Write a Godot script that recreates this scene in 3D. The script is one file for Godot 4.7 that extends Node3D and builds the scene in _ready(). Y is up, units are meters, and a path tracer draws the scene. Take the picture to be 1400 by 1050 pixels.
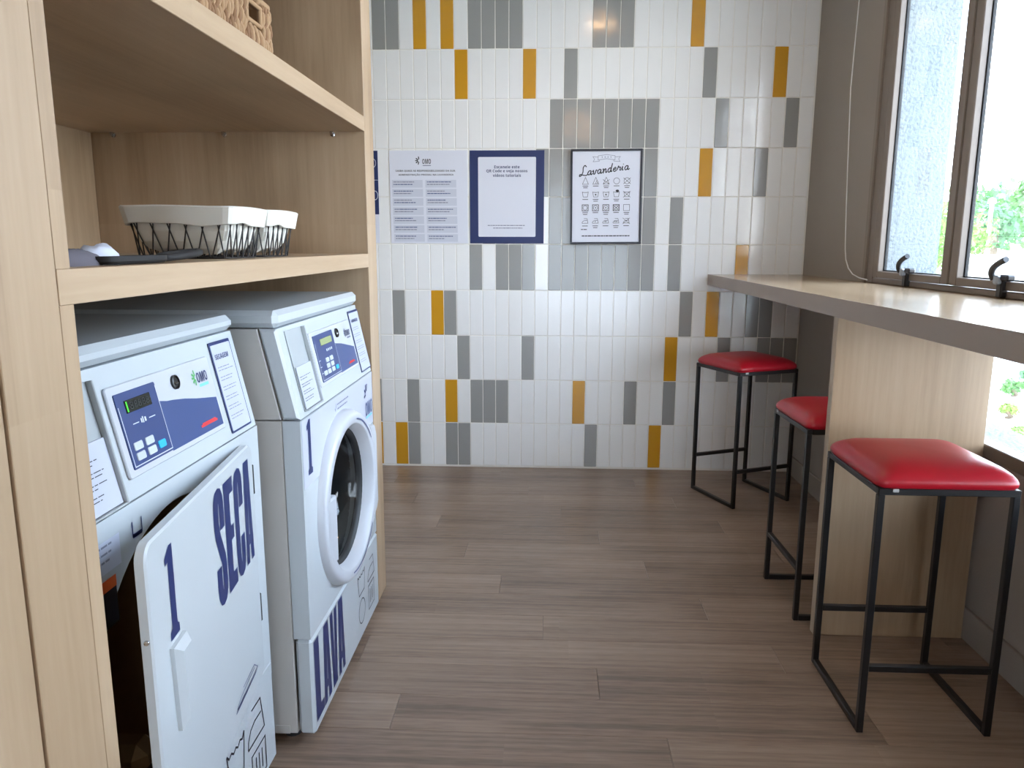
extends Node3D
# A shared laundry room: built-in wooden cabinet with dryer and washer, tiled end wall, window counter with three stools.
# Camera stands at x 0, z 0; the tiled wall is at z -3.973; y is up; metres.

const CAM_H := 1.19
const WALL_Z := -3.973
const CAB_X := -0.561
const RIGHT_X := 1.295
const LEFT_X := -1.46
const REAR_Z := 1.9
const CEIL_Y := 2.6

var M := {}
var used := {}
var rng := RandomNumberGenerator.new()

# ------------------------------------------------------------------ mesh building
class MB:
	var st := SurfaceTool.new()
	var empty := true
	func _init():
		st.begin(Mesh.PRIMITIVE_TRIANGLES)
	func tri(a: Vector3, b: Vector3, c: Vector3, na: Vector3, nb: Vector3, nc: Vector3):
		empty = false
		var g := (b - a).cross(c - a)
		if g.dot(na + nb + nc) > 0.0:
			var t := b; b = c; c = t
			t = nb; nb = nc; nc = t
		st.set_normal(na); st.set_uv(Vector2(a.x, -a.y)); st.add_vertex(a)
		st.set_normal(nb); st.set_uv(Vector2(b.x, -b.y)); st.add_vertex(b)
		st.set_normal(nc); st.set_uv(Vector2(c.x, -c.y)); st.add_vertex(c)
	func quad(a: Vector3, b: Vector3, c: Vector3, d: Vector3, n: Vector3):
		tri(a, b, c, n, n, n)
		tri(a, c, d, n, n, n)
	func squad(a, b, c, d, na, nb, nc, nd):
		tri(a, b, c, na, nb, nc)
		tri(a, c, d, na, nc, nd)
	func box(c: Vector3, s: Vector3, b := 0.0, xf := Transform3D.IDENTITY):
		var h := s * 0.5
		b = minf(b, minf(h.x, minf(h.y, h.z)) * 0.95)
		for i in 3:
			var j := (i + 1) % 3
			var k := (i + 2) % 3
			for si in [-1.0, 1.0]:
				var p := []
				for q in [[-1.0, -1.0], [1.0, -1.0], [1.0, 1.0], [-1.0, 1.0]]:
					var v := Vector3.ZERO
					v[i] = si * h[i]; v[j] = q[0] * (h[j] - b); v[k] = q[1] * (h[k] - b)
					p.append(xf * (c + v))
				var n := Vector3.ZERO
				n[i] = si
				quad(p[0], p[1], p[2], p[3], xf.basis * n)
				if b > 0.0:
					for sj in [-1.0, 1.0]:
						var e := []
						for q in [[0, -1.0], [0, 1.0], [1, 1.0], [1, -1.0]]:
							var v := Vector3.ZERO
							v[i] = si * (h[i] if q[0] == 0 else h[i] - b)
							v[j] = sj * (h[j] - b if q[0] == 0 else h[j])
							v[k] = q[1] * (h[k] - b)
							e.append(xf * (c + v))
						var m := Vector3.ZERO
						m[i] = si; m[j] = sj
						quad(e[0], e[1], e[2], e[3], (xf.basis * m).normalized())
		if b > 0.0:
			for sx in [-1.0, 1.0]:
				for sy in [-1.0, 1.0]:
					for sz in [-1.0, 1.0]:
						var n := (xf.basis * Vector3(sx, sy, sz)).normalized()
						tri(xf * (c + Vector3(sx * h.x, sy * (h.y - b), sz * (h.z - b))), xf * (c + Vector3(sx * (h.x - b), sy * h.y, sz * (h.z - b))), xf * (c + Vector3(sx * (h.x - b), sy * (h.y - b), sz * h.z)), n, n, n)
	# box from two corners
	func span(a: Vector3, b: Vector3, bev := 0.0):
		box((a + b) * 0.5, (b - a).abs(), bev)
	# flat polygon facing +Z
	func flat(pts: PackedVector2Array, z: float, xf := Transform3D.IDENTITY, up := 1.0):
		var ids := Geometry2D.triangulate_polygon(pts)
		var n := xf.basis * Vector3(0, 0, up)
		for i in range(0, ids.size(), 3):
			tri(xf * Vector3(pts[ids[i]].x, pts[ids[i]].y, z), xf * Vector3(pts[ids[i + 1]].x, pts[ids[i + 1]].y, z), xf * Vector3(pts[ids[i + 2]].x, pts[ids[i + 2]].y, z), n, n, n)
	func rect(x0, y0, x1, y1, z, xf := Transform3D.IDENTITY):
		flat(PackedVector2Array([Vector2(x0, y0), Vector2(x1, y0), Vector2(x1, y1), Vector2(x0, y1)]), z, xf)
	# polygon (counter-clockwise) drawn out from z0 to z1, its front edge chamfered by b
	func extrude(pts: PackedVector2Array, z0: float, z1: float, b := 0.0, xf := Transform3D.IDENTITY, smooth := false):
		var n := pts.size()
		var nor := []
		for i in n:
			var d: Vector2 = (pts[(i + 1) % n] - pts[i]).normalized()
			nor.append(Vector2(d.y, -d.x))
		var ins := PackedVector2Array()
		var vn := []
		for i in n:
			var m: Vector2 = nor[(i + n - 1) % n] + nor[i]
			m = m / maxf(m.length_squared() * 0.5, 0.2)
			ins.append(pts[i] - m * b)
			vn.append(m.normalized())
		flat(ins if b > 0.0 else pts, z1, xf)
		flat(pts, z0, xf, -1.0)
		for i in n:
			var j := (i + 1) % n
			var a: Vector2 = pts[i]
			var c: Vector2 = pts[j]
			var fn: Vector2 = nor[i]
			var na := Vector3(vn[i].x, vn[i].y, 0) if smooth else Vector3(fn.x, fn.y, 0)
			var nc := Vector3(vn[j].x, vn[j].y, 0) if smooth else Vector3(fn.x, fn.y, 0)
			squad(xf * Vector3(a.x, a.y, z0), xf * Vector3(c.x, c.y, z0), xf * Vector3(c.x, c.y, z1 - b), xf * Vector3(a.x, a.y, z1 - b), xf.basis * na, xf.basis * nc, xf.basis * nc, xf.basis * na)
			if b > 0.0:
				var ca := (na + Vector3(0, 0, 1)).normalized()
				var cc := (nc + Vector3(0, 0, 1)).normalized()
				squad(xf * Vector3(a.x, a.y, z1 - b), xf * Vector3(c.x, c.y, z1 - b), xf * Vector3(ins[j].x, ins[j].y, z1), xf * Vector3(ins[i].x, ins[i].y, z1), xf.basis * ca, xf.basis * cc, xf.basis * cc, xf.basis * ca)
	# profile of (radius, z) turned about Z
	func lathe(prof: Array, seg := 48, xf := Transform3D.IDENTITY, flip := 1.0):
		for i in prof.size() - 1:
			var p: Vector2 = prof[i]
			var q: Vector2 = prof[i + 1]
			var d := (q - p).normalized()
			var nn := Vector2(-d.y, d.x) * -flip
			var n0 := nn
			var n1 := nn
			if i > 0:
				var e: Vector2 = (p - prof[i - 1]).normalized()
				if e.dot(d) > 0.7: n0 = (nn + Vector2(-e.y, e.x) * -flip).normalized()
			if i < prof.size() - 2:
				var e: Vector2 = (prof[i + 2] - q).normalized()
				if e.dot(d) > 0.7: n1 = (nn + Vector2(-e.y, e.x) * -flip).normalized()
			for k in seg:
				var a0 := TAU * k / seg
				var a1 := TAU * (k + 1) / seg
				var c0 := Vector3(cos(a0), sin(a0), 0)
				var c1 := Vector3(cos(a1), sin(a1), 0)
				squad(xf * (c0 * p.x + Vector3(0, 0, p.y)), xf * (c1 * p.x + Vector3(0, 0, p.y)), xf * (c1 * q.x + Vector3(0, 0, q.y)), xf * (c0 * q.x + Vector3(0, 0, q.y)),
					xf.basis * (c0 * n0.x + Vector3(0, 0, n0.y)), xf.basis * (c1 * n0.x + Vector3(0, 0, n0.y)), xf.basis * (c1 * n1.x + Vector3(0, 0, n1.y)), xf.basis * (c0 * n1.x + Vector3(0, 0, n1.y)))
	func tube(pts: Array, r: float, sides := 8, closed := false):
		var n := pts.size()
		var rings := []
		var u := Vector3.ZERO
		for i in n:
			var a: Vector3 = pts[(i - 1 + n) % n] if closed else pts[maxi(i - 1, 0)]
			var b: Vector3 = pts[(i + 1) % n] if closed else pts[mini(i + 1, n - 1)]
			var t := (b - a).normalized()
			if i == 0:
				u = t.cross(Vector3.UP if absf(t.y) < 0.9 else Vector3.RIGHT).normalized()
			else:
				u = (u - t * u.dot(t)).normalized()
			var w := t.cross(u)
			var ring := []
			for k in sides:
				var an := TAU * k / sides
				ring.append(u * cos(an) + w * sin(an))
			rings.append(ring)
		for i in (n if closed else n - 1):
			var j := (i + 1) % n
			for k in sides:
				var l := (k + 1) % sides
				squad(pts[i] + rings[i][k] * r, pts[i] + rings[i][l] * r, pts[j] + rings[j][l] * r, pts[j] + rings[j][k] * r, rings[i][k], rings[i][l], rings[j][l], rings[j][k])
		if not closed:
			for e in [0, n - 1]:
				var f: Vector3 = pts[0] - pts[1] if e == 0 else pts[n - 1] - pts[n - 2]
				f = f.normalized()
				for k in range(1, sides - 1):
					tri(pts[e] + rings[e][0] * r, pts[e] + rings[e][k] * r, pts[e] + rings[e][k + 1] * r, f, f, f)
	# a drawn line of width w, flat, facing +Z
	func stroke(pts: Array, w: float, z: float, closed := false, xf := Transform3D.IDENTITY):
		var n := pts.size()
		var l := []
		var r := []
		for i in n:
			var d0 := Vector2.ZERO
			var d1 := Vector2.ZERO
			if closed or i > 0: d0 = (pts[i] - pts[(i - 1 + n) % n]).normalized()
			if closed or i < n - 1: d1 = (pts[(i + 1) % n] - pts[i]).normalized()
			if d0 == Vector2.ZERO: d0 = d1
			if d1 == Vector2.ZERO: d1 = d0
			var m := Vector2(-d0.y, d0.x) + Vector2(-d1.y, d1.x)
			m = m / maxf(m.length_squared() * 0.5, 0.35)
			l.append(pts[i] + m * w * 0.5)
			r.append(pts[i] - m * w * 0.5)
		var nn := xf.basis * Vector3(0, 0, 1)
		for i in (n if closed else n - 1):
			var j := (i + 1) % n
			quad(xf * Vector3(l[i].x, l[i].y, z), xf * Vector3(l[j].x, l[j].y, z), xf * Vector3(r[j].x, r[j].y, z), xf * Vector3(r[i].x, r[i].y, z), nn)
	# rectangle plate with a round hole, from z0 to z1
	func holed(x0: float, y0: float, x1: float, y1: float, cx: float, cy: float, r: float, z0: float, z1: float, lip := 0.0):
		var seg := 72
		var outer := []
		for k in seg:
			var a := TAU * k / seg
			var d := Vector2(cos(a), sin(a))
			var tx := INF if absf(d.x) < 1e-6 else ((x1 - cx) / d.x if d.x > 0 else (x0 - cx) / d.x)
			var ty := INF if absf(d.y) < 1e-6 else ((y1 - cy) / d.y if d.y > 0 else (y0 - cy) / d.y)
			outer.append(Vector2(cx, cy) + d * minf(tx, ty))
		for k in seg:
			var j := (k + 1) % seg
			var a0 := TAU * k / seg
			var a1 := TAU * (k + 1) / seg
			var c0 := Vector2(cos(a0), sin(a0))
			var c1 := Vector2(cos(a1), sin(a1))
			var i0 := Vector2(cx, cy) + c0 * (r + lip)
			var i1 := Vector2(cx, cy) + c1 * (r + lip)
			var j0 := Vector2(cx, cy) + c0 * r
			var j1 := Vector2(cx, cy) + c1 * r
			var o0: Vector2 = outer[k]
			var o1: Vector2 = outer[j]
			# close the plate's corners
			if absf(o0.x - o1.x) > 1e-5 and absf(o0.y - o1.y) > 1e-5:
				var cor := Vector2(x1 if c0.x + c1.x > 0 else x0, y1 if c0.y + c1.y > 0 else y0)
				for zz in [[z1, 1.0], [z0, -1.0]]:
					var nz := Vector3(0, 0, zz[1])
					tri(Vector3(o0.x, o0.y, zz[0]), Vector3(cor.x, cor.y, zz[0]), Vector3(o1.x, o1.y, zz[0]), nz, nz, nz)
			quad(Vector3(i0.x, i0.y, z1), Vector3(o0.x, o0.y, z1), Vector3(o1.x, o1.y, z1), Vector3(i1.x, i1.y, z1), Vector3(0, 0, 1))
			quad(Vector3(j0.x, j0.y, z0), Vector3(o0.x, o0.y, z0), Vector3(o1.x, o1.y, z0), Vector3(j1.x, j1.y, z0), Vector3(0, 0, -1))
			var n0 := Vector3(-c0.x, -c0.y, 0)
			var n1 := Vector3(-c1.x, -c1.y, 0)
			var zz1 := z1 - lip
			squad(Vector3(j0.x, j0.y, z0), Vector3(j1.x, j1.y, z0), Vector3(j1.x, j1.y, zz1), Vector3(j0.x, j0.y, zz1), n0, n1, n1, n0)
			if lip > 0.0:
				squad(Vector3(j0.x, j0.y, zz1), Vector3(j1.x, j1.y, zz1), Vector3(i1.x, i1.y, z1), Vector3(i0.x, i0.y, z1), n0, n1, Vector3(0, 0, 1), Vector3(0, 0, 1))
		quad(Vector3(x0, y0, z0), Vector3(x0, y1, z0), Vector3(x0, y1, z1), Vector3(x0, y0, z1), Vector3(-1, 0, 0))
		quad(Vector3(x1, y0, z0), Vector3(x1, y1, z0), Vector3(x1, y1, z1), Vector3(x1, y0, z1), Vector3(1, 0, 0))
		quad(Vector3(x0, y0, z0), Vector3(x1, y0, z0), Vector3(x1, y0, z1), Vector3(x0, y0, z1), Vector3(0, -1, 0))
		quad(Vector3(x0, y1, z0), Vector3(x1, y1, z0), Vector3(x1, y1, z1), Vector3(x0, y1, z1), Vector3(0, 1, 0))
	func mesh() -> ArrayMesh:
		st.index()
		return st.commit()

func numbered(parent: Node, called: String) -> String:
	var key := str(parent.get_instance_id()) + "/" + called
	var n: int = used.get(key, 0)
	used[key] = n + 1
	return called if n == 0 else "%s_%03d" % [called, n]

func put(called: String, mesh: Mesh, m: Material, parent: Node = self) -> MeshInstance3D:
	var o := MeshInstance3D.new()
	o.mesh = mesh
	o.material_override = m
	o.name = numbered(parent, called)
	o.cast_shadow = GeometryInstance3D.SHADOW_CASTING_SETTING_ON
	parent.add_child(o)
	return o

func obj(called: String, mb: MB, m: Material, parent: Node = self) -> MeshInstance3D:
	return put(called, mb.mesh(), m, parent)

func print_of(called: String, mb: MB, m: Material, parent: Node) -> MeshInstance3D:
	var o := obj(called, mb, m, parent)
	o.set_meta("kind", "stuff")
	return o

func thing(called: String, label: String, category: String, at := Vector3.ZERO, turn := 0.0, group := "") -> Node3D:
	var o := Node3D.new()
	o.name = numbered(self, called)
	add_child(o)
	o.position = at
	o.rotation.y = turn
	tag(o, label, category, group)
	return o

func tag(o: Node, label: String, category: String, group := "", kind := ""):
	o.set_meta("label", label)
	o.set_meta("category", category)
	if group: o.set_meta("group", group)
	if kind: o.set_meta("kind", kind)

func struct(o: Node, label := "", category := ""):
	o.set_meta("kind", "structure")
	if label: o.set_meta("label", label)
	if category: o.set_meta("category", category)

# lettering: fitted into a box of w by h around (x, y)
func words(parent: Node, called: String, s: String, x: float, y: float, w: float, h: float, m: Material, z := 0.0, serif := false, bold := true, slant := 0.0) -> MeshInstance3D:
	var f := SystemFont.new()
	f.font_names = PackedStringArray(["Droid Serif" if serif else "Droid Sans"])
	f.font_weight = 700 if bold else 400
	var t := TextMesh.new()
	t.font = f
	t.font_size = 32
	t.pixel_size = 0.001
	t.depth = 0.0
	t.curve_step = 2.0
	t.text = s
	var o := put(called, t, m, parent)
	var b := t.get_aabb()
	var sx := w / maxf(b.size.x, 1e-5)
	var sy := h / maxf(b.size.y, 1e-5)
	o.transform = Transform3D(Basis(Vector3(sx, 0, 0), Vector3(slant * sy, sy, 0), Vector3(0, 0, 1)), Vector3(x - (b.position.x + b.size.x * 0.5) * sx, y - (b.position.y + b.size.y * 0.5) * sy, z))
	return o

func rounded(x0: float, y0: float, x1: float, y1: float, r: float, steps := 5) -> PackedVector2Array:
	var p := PackedVector2Array()
	for c in [[x1 - r, y0 + r, -90.0], [x1 - r, y1 - r, 0.0], [x0 + r, y1 - r, 90.0], [x0 + r, y0 + r, 180.0]]:
		for k in steps + 1:
			var a := deg_to_rad(c[2] + 90.0 * k / steps)
			p.append(Vector2(c[0] + r * cos(a), c[1] + r * sin(a)))
	return p

func ring2(cx: float, cy: float, rx: float, ry: float, n := 24) -> Array:
	var p := []
	for k in n:
		p.append(Vector2(cx + rx * cos(TAU * k / n), cy + ry * sin(TAU * k / n)))
	return p

# ------------------------------------------------------------------ textures and materials
func noise_strip(w: int, h: int, freq: float, seed_: int, out_w: int, out_h: int) -> Image:
	var n := FastNoiseLite.new()
	n.seed = seed_
	n.noise_type = FastNoiseLite.TYPE_SIMPLEX_SMOOTH
	n.frequency = freq
	n.fractal_octaves = 3
	var im := n.get_seamless_image(w, h)
	im.convert(Image.FORMAT_L8)
	im.resize(out_w, out_h, Image.INTERPOLATE_CUBIC)
	return im

# wood whose grain runs along v (or along u when across)
func wood_tex(seed_: int, dark: Color, mid: Color, light: Color, across := false, contrast := 1.0, fine := 0.16, size := 640) -> ImageTexture:
	var a := noise_strip(96, 10, 0.05, seed_, size, size)
	var b := noise_strip(size, 14, 0.09, seed_ + 1, size, size)
	var c := noise_strip(24, 8, 0.09, seed_ + 2, size, size)
	var d := noise_strip(size, 48, 0.3, seed_ + 3, size, size)
	var da := a.get_data()
	var db := b.get_data()
	var dc := c.get_data()
	var dd := d.get_data()
	var out := PackedByteArray()
	out.resize(size * size * 3)
	for y in size:
		for x in size:
			var i := y * size + x
			var v := (da[i] * 0.40 + db[i] * fine + dc[i] * 0.30 + dd[i] * fine * 0.6) / 255.0 / (0.70 + fine * 1.6)
			v = clampf(0.5 + (v - 0.5) * 1.7 * contrast, 0.0, 1.0)
			var col := dark.lerp(mid, v * 2.0) if v < 0.5 else mid.lerp(light, v * 2.0 - 1.0)
			var k := (x * size + y) * 3 if across else i * 3
			out[k] = int(col.r * 255.0)
			out[k + 1] = int(col.g * 255.0)
			out[k + 2] = int(col.b * 255.0)
	var im := Image.create_from_data(size, size, false, Image.FORMAT_RGB8, out)
	im.generate_mipmaps()
	return ImageTexture.create_from_image(im)

func noise_normal(freq: float, seed_: int, strength: float, size := 256) -> ImageTexture:
	var n := FastNoiseLite.new()
	n.seed = seed_
	n.frequency = freq
	n.fractal_octaves = 3
	var im := n.get_seamless_image(size, size)
	im.convert(Image.FORMAT_RGBA8)
	im.bump_map_to_normal_map(strength)
	return ImageTexture.create_from_image(im)

func mat(called: String, c: Color, rough := 0.5, metal := 0.0, spec := 0.5) -> StandardMaterial3D:
	var m := StandardMaterial3D.new()
	m.albedo_color = c
	m.roughness = rough
	m.metallic = metal
	m.metallic_specular = spec
	m.resource_name = called
	M[called] = m
	return m

func c8(r: int, g: int, b: int) -> Color:
	return Color8(r, g, b)

func tri_tex(m: StandardMaterial3D, t: Texture2D, s: float, world := false, off := Vector3.ZERO):
	m.albedo_texture = t
	m.uv1_triplanar = true
	m.uv1_world_triplanar = world
	m.uv1_triplanar_sharpness = 8.0
	m.uv1_scale = Vector3(s, s, s)
	m.uv1_offset = off

func relief(m: StandardMaterial3D, t: Texture2D, amount: float, s := 0.0, world := false):
	m.normal_enabled = true
	m.normal_texture = t
	m.normal_scale = amount
	if s > 0.0:
		m.uv1_triplanar = true
		m.uv1_world_triplanar = world
		m.uv1_scale = Vector3(s, s, s)

func make_materials():
	var oak_d := c8(150, 125, 98)
	var oak_m := c8(173, 148, 119)
	var oak_l := c8(187, 163, 135)
	var wv := wood_tex(11, oak_d, oak_m, oak_l)
	var wh := wood_tex(11, oak_d, oak_m, oak_l, true)
	tri_tex(mat("wood_upright", Color.WHITE, 0.42), wv, 0.8)
	tri_tex(mat("wood_level", Color.WHITE, 0.42), wh, 0.8)
	tri_tex(mat("wood_panel", Color(0.97, 0.965, 0.96), 0.42), wv, 0.8, false, Vector3(0.37, 0.2, 0.61))
	tri_tex(mat("counter_top", Color(0.97, 0.97, 0.96), 0.2), wv, 0.8, false, Vector3(0.1, 0.6, 0.3))
	mat("counter_edge", c8(156, 141, 129), 0.45)
	mat("panel_edge", c8(176, 158, 136), 0.45)
	# floor: grey-brown vinyl planks, grain across the room
	var fa := wood_tex(41, c8(102, 85, 73), c8(138, 117, 101), c8(160, 139, 122), true, 0.95, 0.6)
	var fn := noise_normal(0.06, 5, 2.0)
	for i in 6:
		var t := [1.0, 0.985, 0.995, 0.975, 0.99, 0.98][i] as float
		var m := mat("plank_%d" % i, Color(t, t, t).clamp(Color.BLACK, Color(1, 1, 1)), 0.3)
		tri_tex(m, fa, 0.75, false, Vector3(0.21 * i, 0.0, 0.317 * i))
		relief(m, fn, 0.12)
	mat("floor_base", c8(84, 72, 65), 0.8)
	mat("grout", c8(234, 231, 224), 0.9)
	var tn := noise_normal(0.012, 9, 3.0)
	relief(mat("tile_white", c8(240, 240, 239), 0.13, 0.0, 0.55), tn, 0.10, 1.3, true)
	relief(mat("tile_grey", c8(152, 152, 150), 0.13, 0.0, 0.55), tn, 0.10, 1.3, true)
	relief(mat("tile_yellow", c8(206, 150, 38), 0.13, 0.0, 0.55), tn, 0.10, 1.3, true)
	var pn := noise_normal(0.15, 19, 1.5)
	relief(mat("wall_paint", c8(148, 139, 130), 0.75), pn, 0.2, 3.0, true)
	mat("wall_plain", c8(222, 217, 208), 0.85)
	mat("ceiling_paint", c8(236, 233, 227), 0.9)
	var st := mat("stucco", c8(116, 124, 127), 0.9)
	var sn := FastNoiseLite.new()
	sn.seed = 77
	sn.frequency = 0.05
	sn.fractal_octaves = 2
	var si := sn.get_seamless_image(256, 256)
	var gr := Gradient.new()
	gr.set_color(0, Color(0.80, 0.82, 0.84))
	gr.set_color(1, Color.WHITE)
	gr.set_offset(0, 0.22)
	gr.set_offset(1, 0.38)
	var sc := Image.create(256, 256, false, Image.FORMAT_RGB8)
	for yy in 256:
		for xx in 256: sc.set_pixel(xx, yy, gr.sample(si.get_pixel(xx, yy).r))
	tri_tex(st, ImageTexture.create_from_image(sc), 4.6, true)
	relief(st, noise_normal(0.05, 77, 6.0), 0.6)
	mat("bronze_frame", c8(118, 106, 96), 0.4)
	mat("gasket", c8(28, 28, 30), 0.6)
	var g := mat("window_glass", Color(0.94, 0.98, 0.97, 0.06), 0.0)
	g.transparency = BaseMaterial3D.TRANSPARENCY_ALPHA
	var fr := mat("frosted_glass", c8(238, 243, 245), 0.6)
	fr.cull_mode = BaseMaterial3D.CULL_DISABLED
	fr.backlight_enabled = true
	fr.backlight = Color(1.0, 1.0, 1.0)
	mat("handle_black", c8(30, 28, 30), 0.35)
	mat("handle_grey", c8(158, 164, 172), 0.35, 0.6)
	mat("enamel", c8(188, 195, 199), 0.24)
	mat("enamel_side", c8(190, 188, 184), 0.3)
	mat("plastic_white", c8(190, 194, 201), 0.3)
	mat("sticker_white", c8(188, 193, 208), 0.35)
	mat("paper_white", c8(222, 224, 234), 0.6)
	mat("label_paper", c8(184, 189, 203), 0.6)
	mat("box_plastic", c8(170, 176, 178), 0.25)
	mat("navy", c8(27, 43, 94), 0.4)
	mat("control_blue", c8(50, 67, 116), 0.35)
	mat("mid_blue", c8(60, 78, 126), 0.35)
	mat("key_white", c8(190, 198, 204), 0.4)
	mat("key_cyan", c8(40, 176, 226), 0.4)
	mat("line_white", c8(210, 216, 226), 0.5)
	mat("red_print", c8(205, 48, 52), 0.5)
	mat("black_print", c8(34, 34, 44), 0.5)
	mat("grey_print", c8(128, 130, 148), 0.6)
	mat("pale_print", c8(203, 206, 218), 0.6)
	mat("green_print", c8(86, 170, 96), 0.5)
	mat("cyan_print", c8(120, 200, 226), 0.5)
	mat("orange_print", c8(214, 92, 32), 0.5)
	mat("lcd_dark", c8(38, 42, 38), 0.2)
	var lg := mat("lcd_green", c8(60, 200, 40), 0.3)
	lg.emission_enabled = true
	lg.emission = c8(70, 220, 50)
	lg.emission_energy_multiplier = 0.5
	mat("lcd_olive", c8(150, 162, 112), 0.25)
	mat("black_hole", c8(16, 14, 14), 0.3)
	mat("chrome", c8(190, 190, 192), 0.2, 1.0)
	mat("drum_steel", c8(120, 120, 120), 0.28, 1.0)
	mat("drum_zinc", c8(168, 136, 92), 0.42, 0.5)
	mat("rubber_dark", c8(30, 33, 36), 0.5)
	var dg := mat("door_glass", Color(0.10, 0.12, 0.13, 0.6), 0.03)
	dg.transparency = BaseMaterial3D.TRANSPARENCY_ALPHA
	var red := mat("red_leather", c8(172, 20, 38), 0.34)
	relief(red, noise_normal(0.25, 31, 2.0), 0.10, 9.0)
	mat("black_steel", c8(24, 24, 26), 0.38)
	mat("tag_grey", c8(176, 176, 178), 0.4)
	var cl := mat("liner_cloth", c8(212, 210, 201), 0.95)
	relief(cl, noise_normal(0.3, 37, 2.5), 0.3, 14.0)
	mat("wire_black", c8(22, 19, 19), 0.5)
	mat("wicker_a", c8(164, 132, 98), 0.75)
	mat("wicker_b", c8(132, 98, 68), 0.8)
	mat("wicker_core", c8(150, 118, 84), 0.95)
	mat("grey_cloth", c8(96, 93, 102), 0.95)
	mat("pale_cloth", c8(196, 202, 218), 0.7)
	mat("brush_black", c8(24, 23, 25), 0.75)
	mat("cord_white", c8(226, 226, 224), 0.6)
	mat("frame_black", c8(24, 26, 40), 0.35)
	mat("ground_pale", c8(206, 202, 190), 0.95)
	mat("bark", c8(98, 84, 68), 0.9)
	var leaf_colors := [c8(70, 124, 52), c8(104, 150, 58), c8(60, 108, 66)]
	for i in 3:
		var lm := mat("leaf_%d" % i, leaf_colors[i], 0.6)
		lm.cull_mode = BaseMaterial3D.CULL_DISABLED
		lm.backlight_enabled = true
		lm.backlight = Color(0.25, 0.35, 0.1)
	mat("post_white", c8(232, 232, 232), 0.5)
	var em := mat("lamp_glow", c8(255, 240, 220), 0.4)
	em.emission_enabled = true
	em.emission = c8(255, 224, 186)
	em.emission_energy_multiplier = 2.0

# ------------------------------------------------------------------ the scene
func _ready():
	rng.seed = 20240611
	camera_and_light()
	make_materials()
	shell()
	tiled_wall()
	windows()
	ceiling_lamps()
	cabinet()
	counter()
	dryer()
	washer()
	stools()
	signs()
	shelf_items()
	outside()

func camera_and_light():
	var cam := Camera3D.new()
	cam.name = "camera"
	add_child(cam)
	cam.transform = Transform3D(Basis(Vector3(0.99887, 0.00241, -0.04737), Vector3(-0.01092, 0.98355, -0.18032), Vector3(0.04615, 0.18064, 0.98247)).orthonormalized(), Vector3(0, CAM_H, 0))
	cam.fov = 53.615
	cam.near = 0.05
	cam.far = 200.0
	cam.current = true
	var we := WorldEnvironment.new()
	we.name = "environment"
	var e := Environment.new()
	var sky := Sky.new()
	var sm := ProceduralSkyMaterial.new()
	sm.sky_top_color = Color(0.80, 0.89, 1.0)
	sm.sky_horizon_color = Color(0.97, 0.99, 1.0)
	sm.ground_bottom_color = Color(0.62, 0.62, 0.60)
	sm.ground_horizon_color = Color(0.75, 0.75, 0.73)
	sm.sky_energy_multiplier = 1.0
	sky.sky_material = sm
	e.background_mode = Environment.BG_SKY
	e.sky = sky
	e.background_energy_multiplier = 19.0
	e.tonemap_mode = Environment.TONE_MAPPER_LINEAR
	e.tonemap_exposure = 0.88
	e.sdfgi_enabled = true
	e.ssao_enabled = true
	e.ssil_enabled = true
	we.environment = e
	add_child(we)

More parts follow.
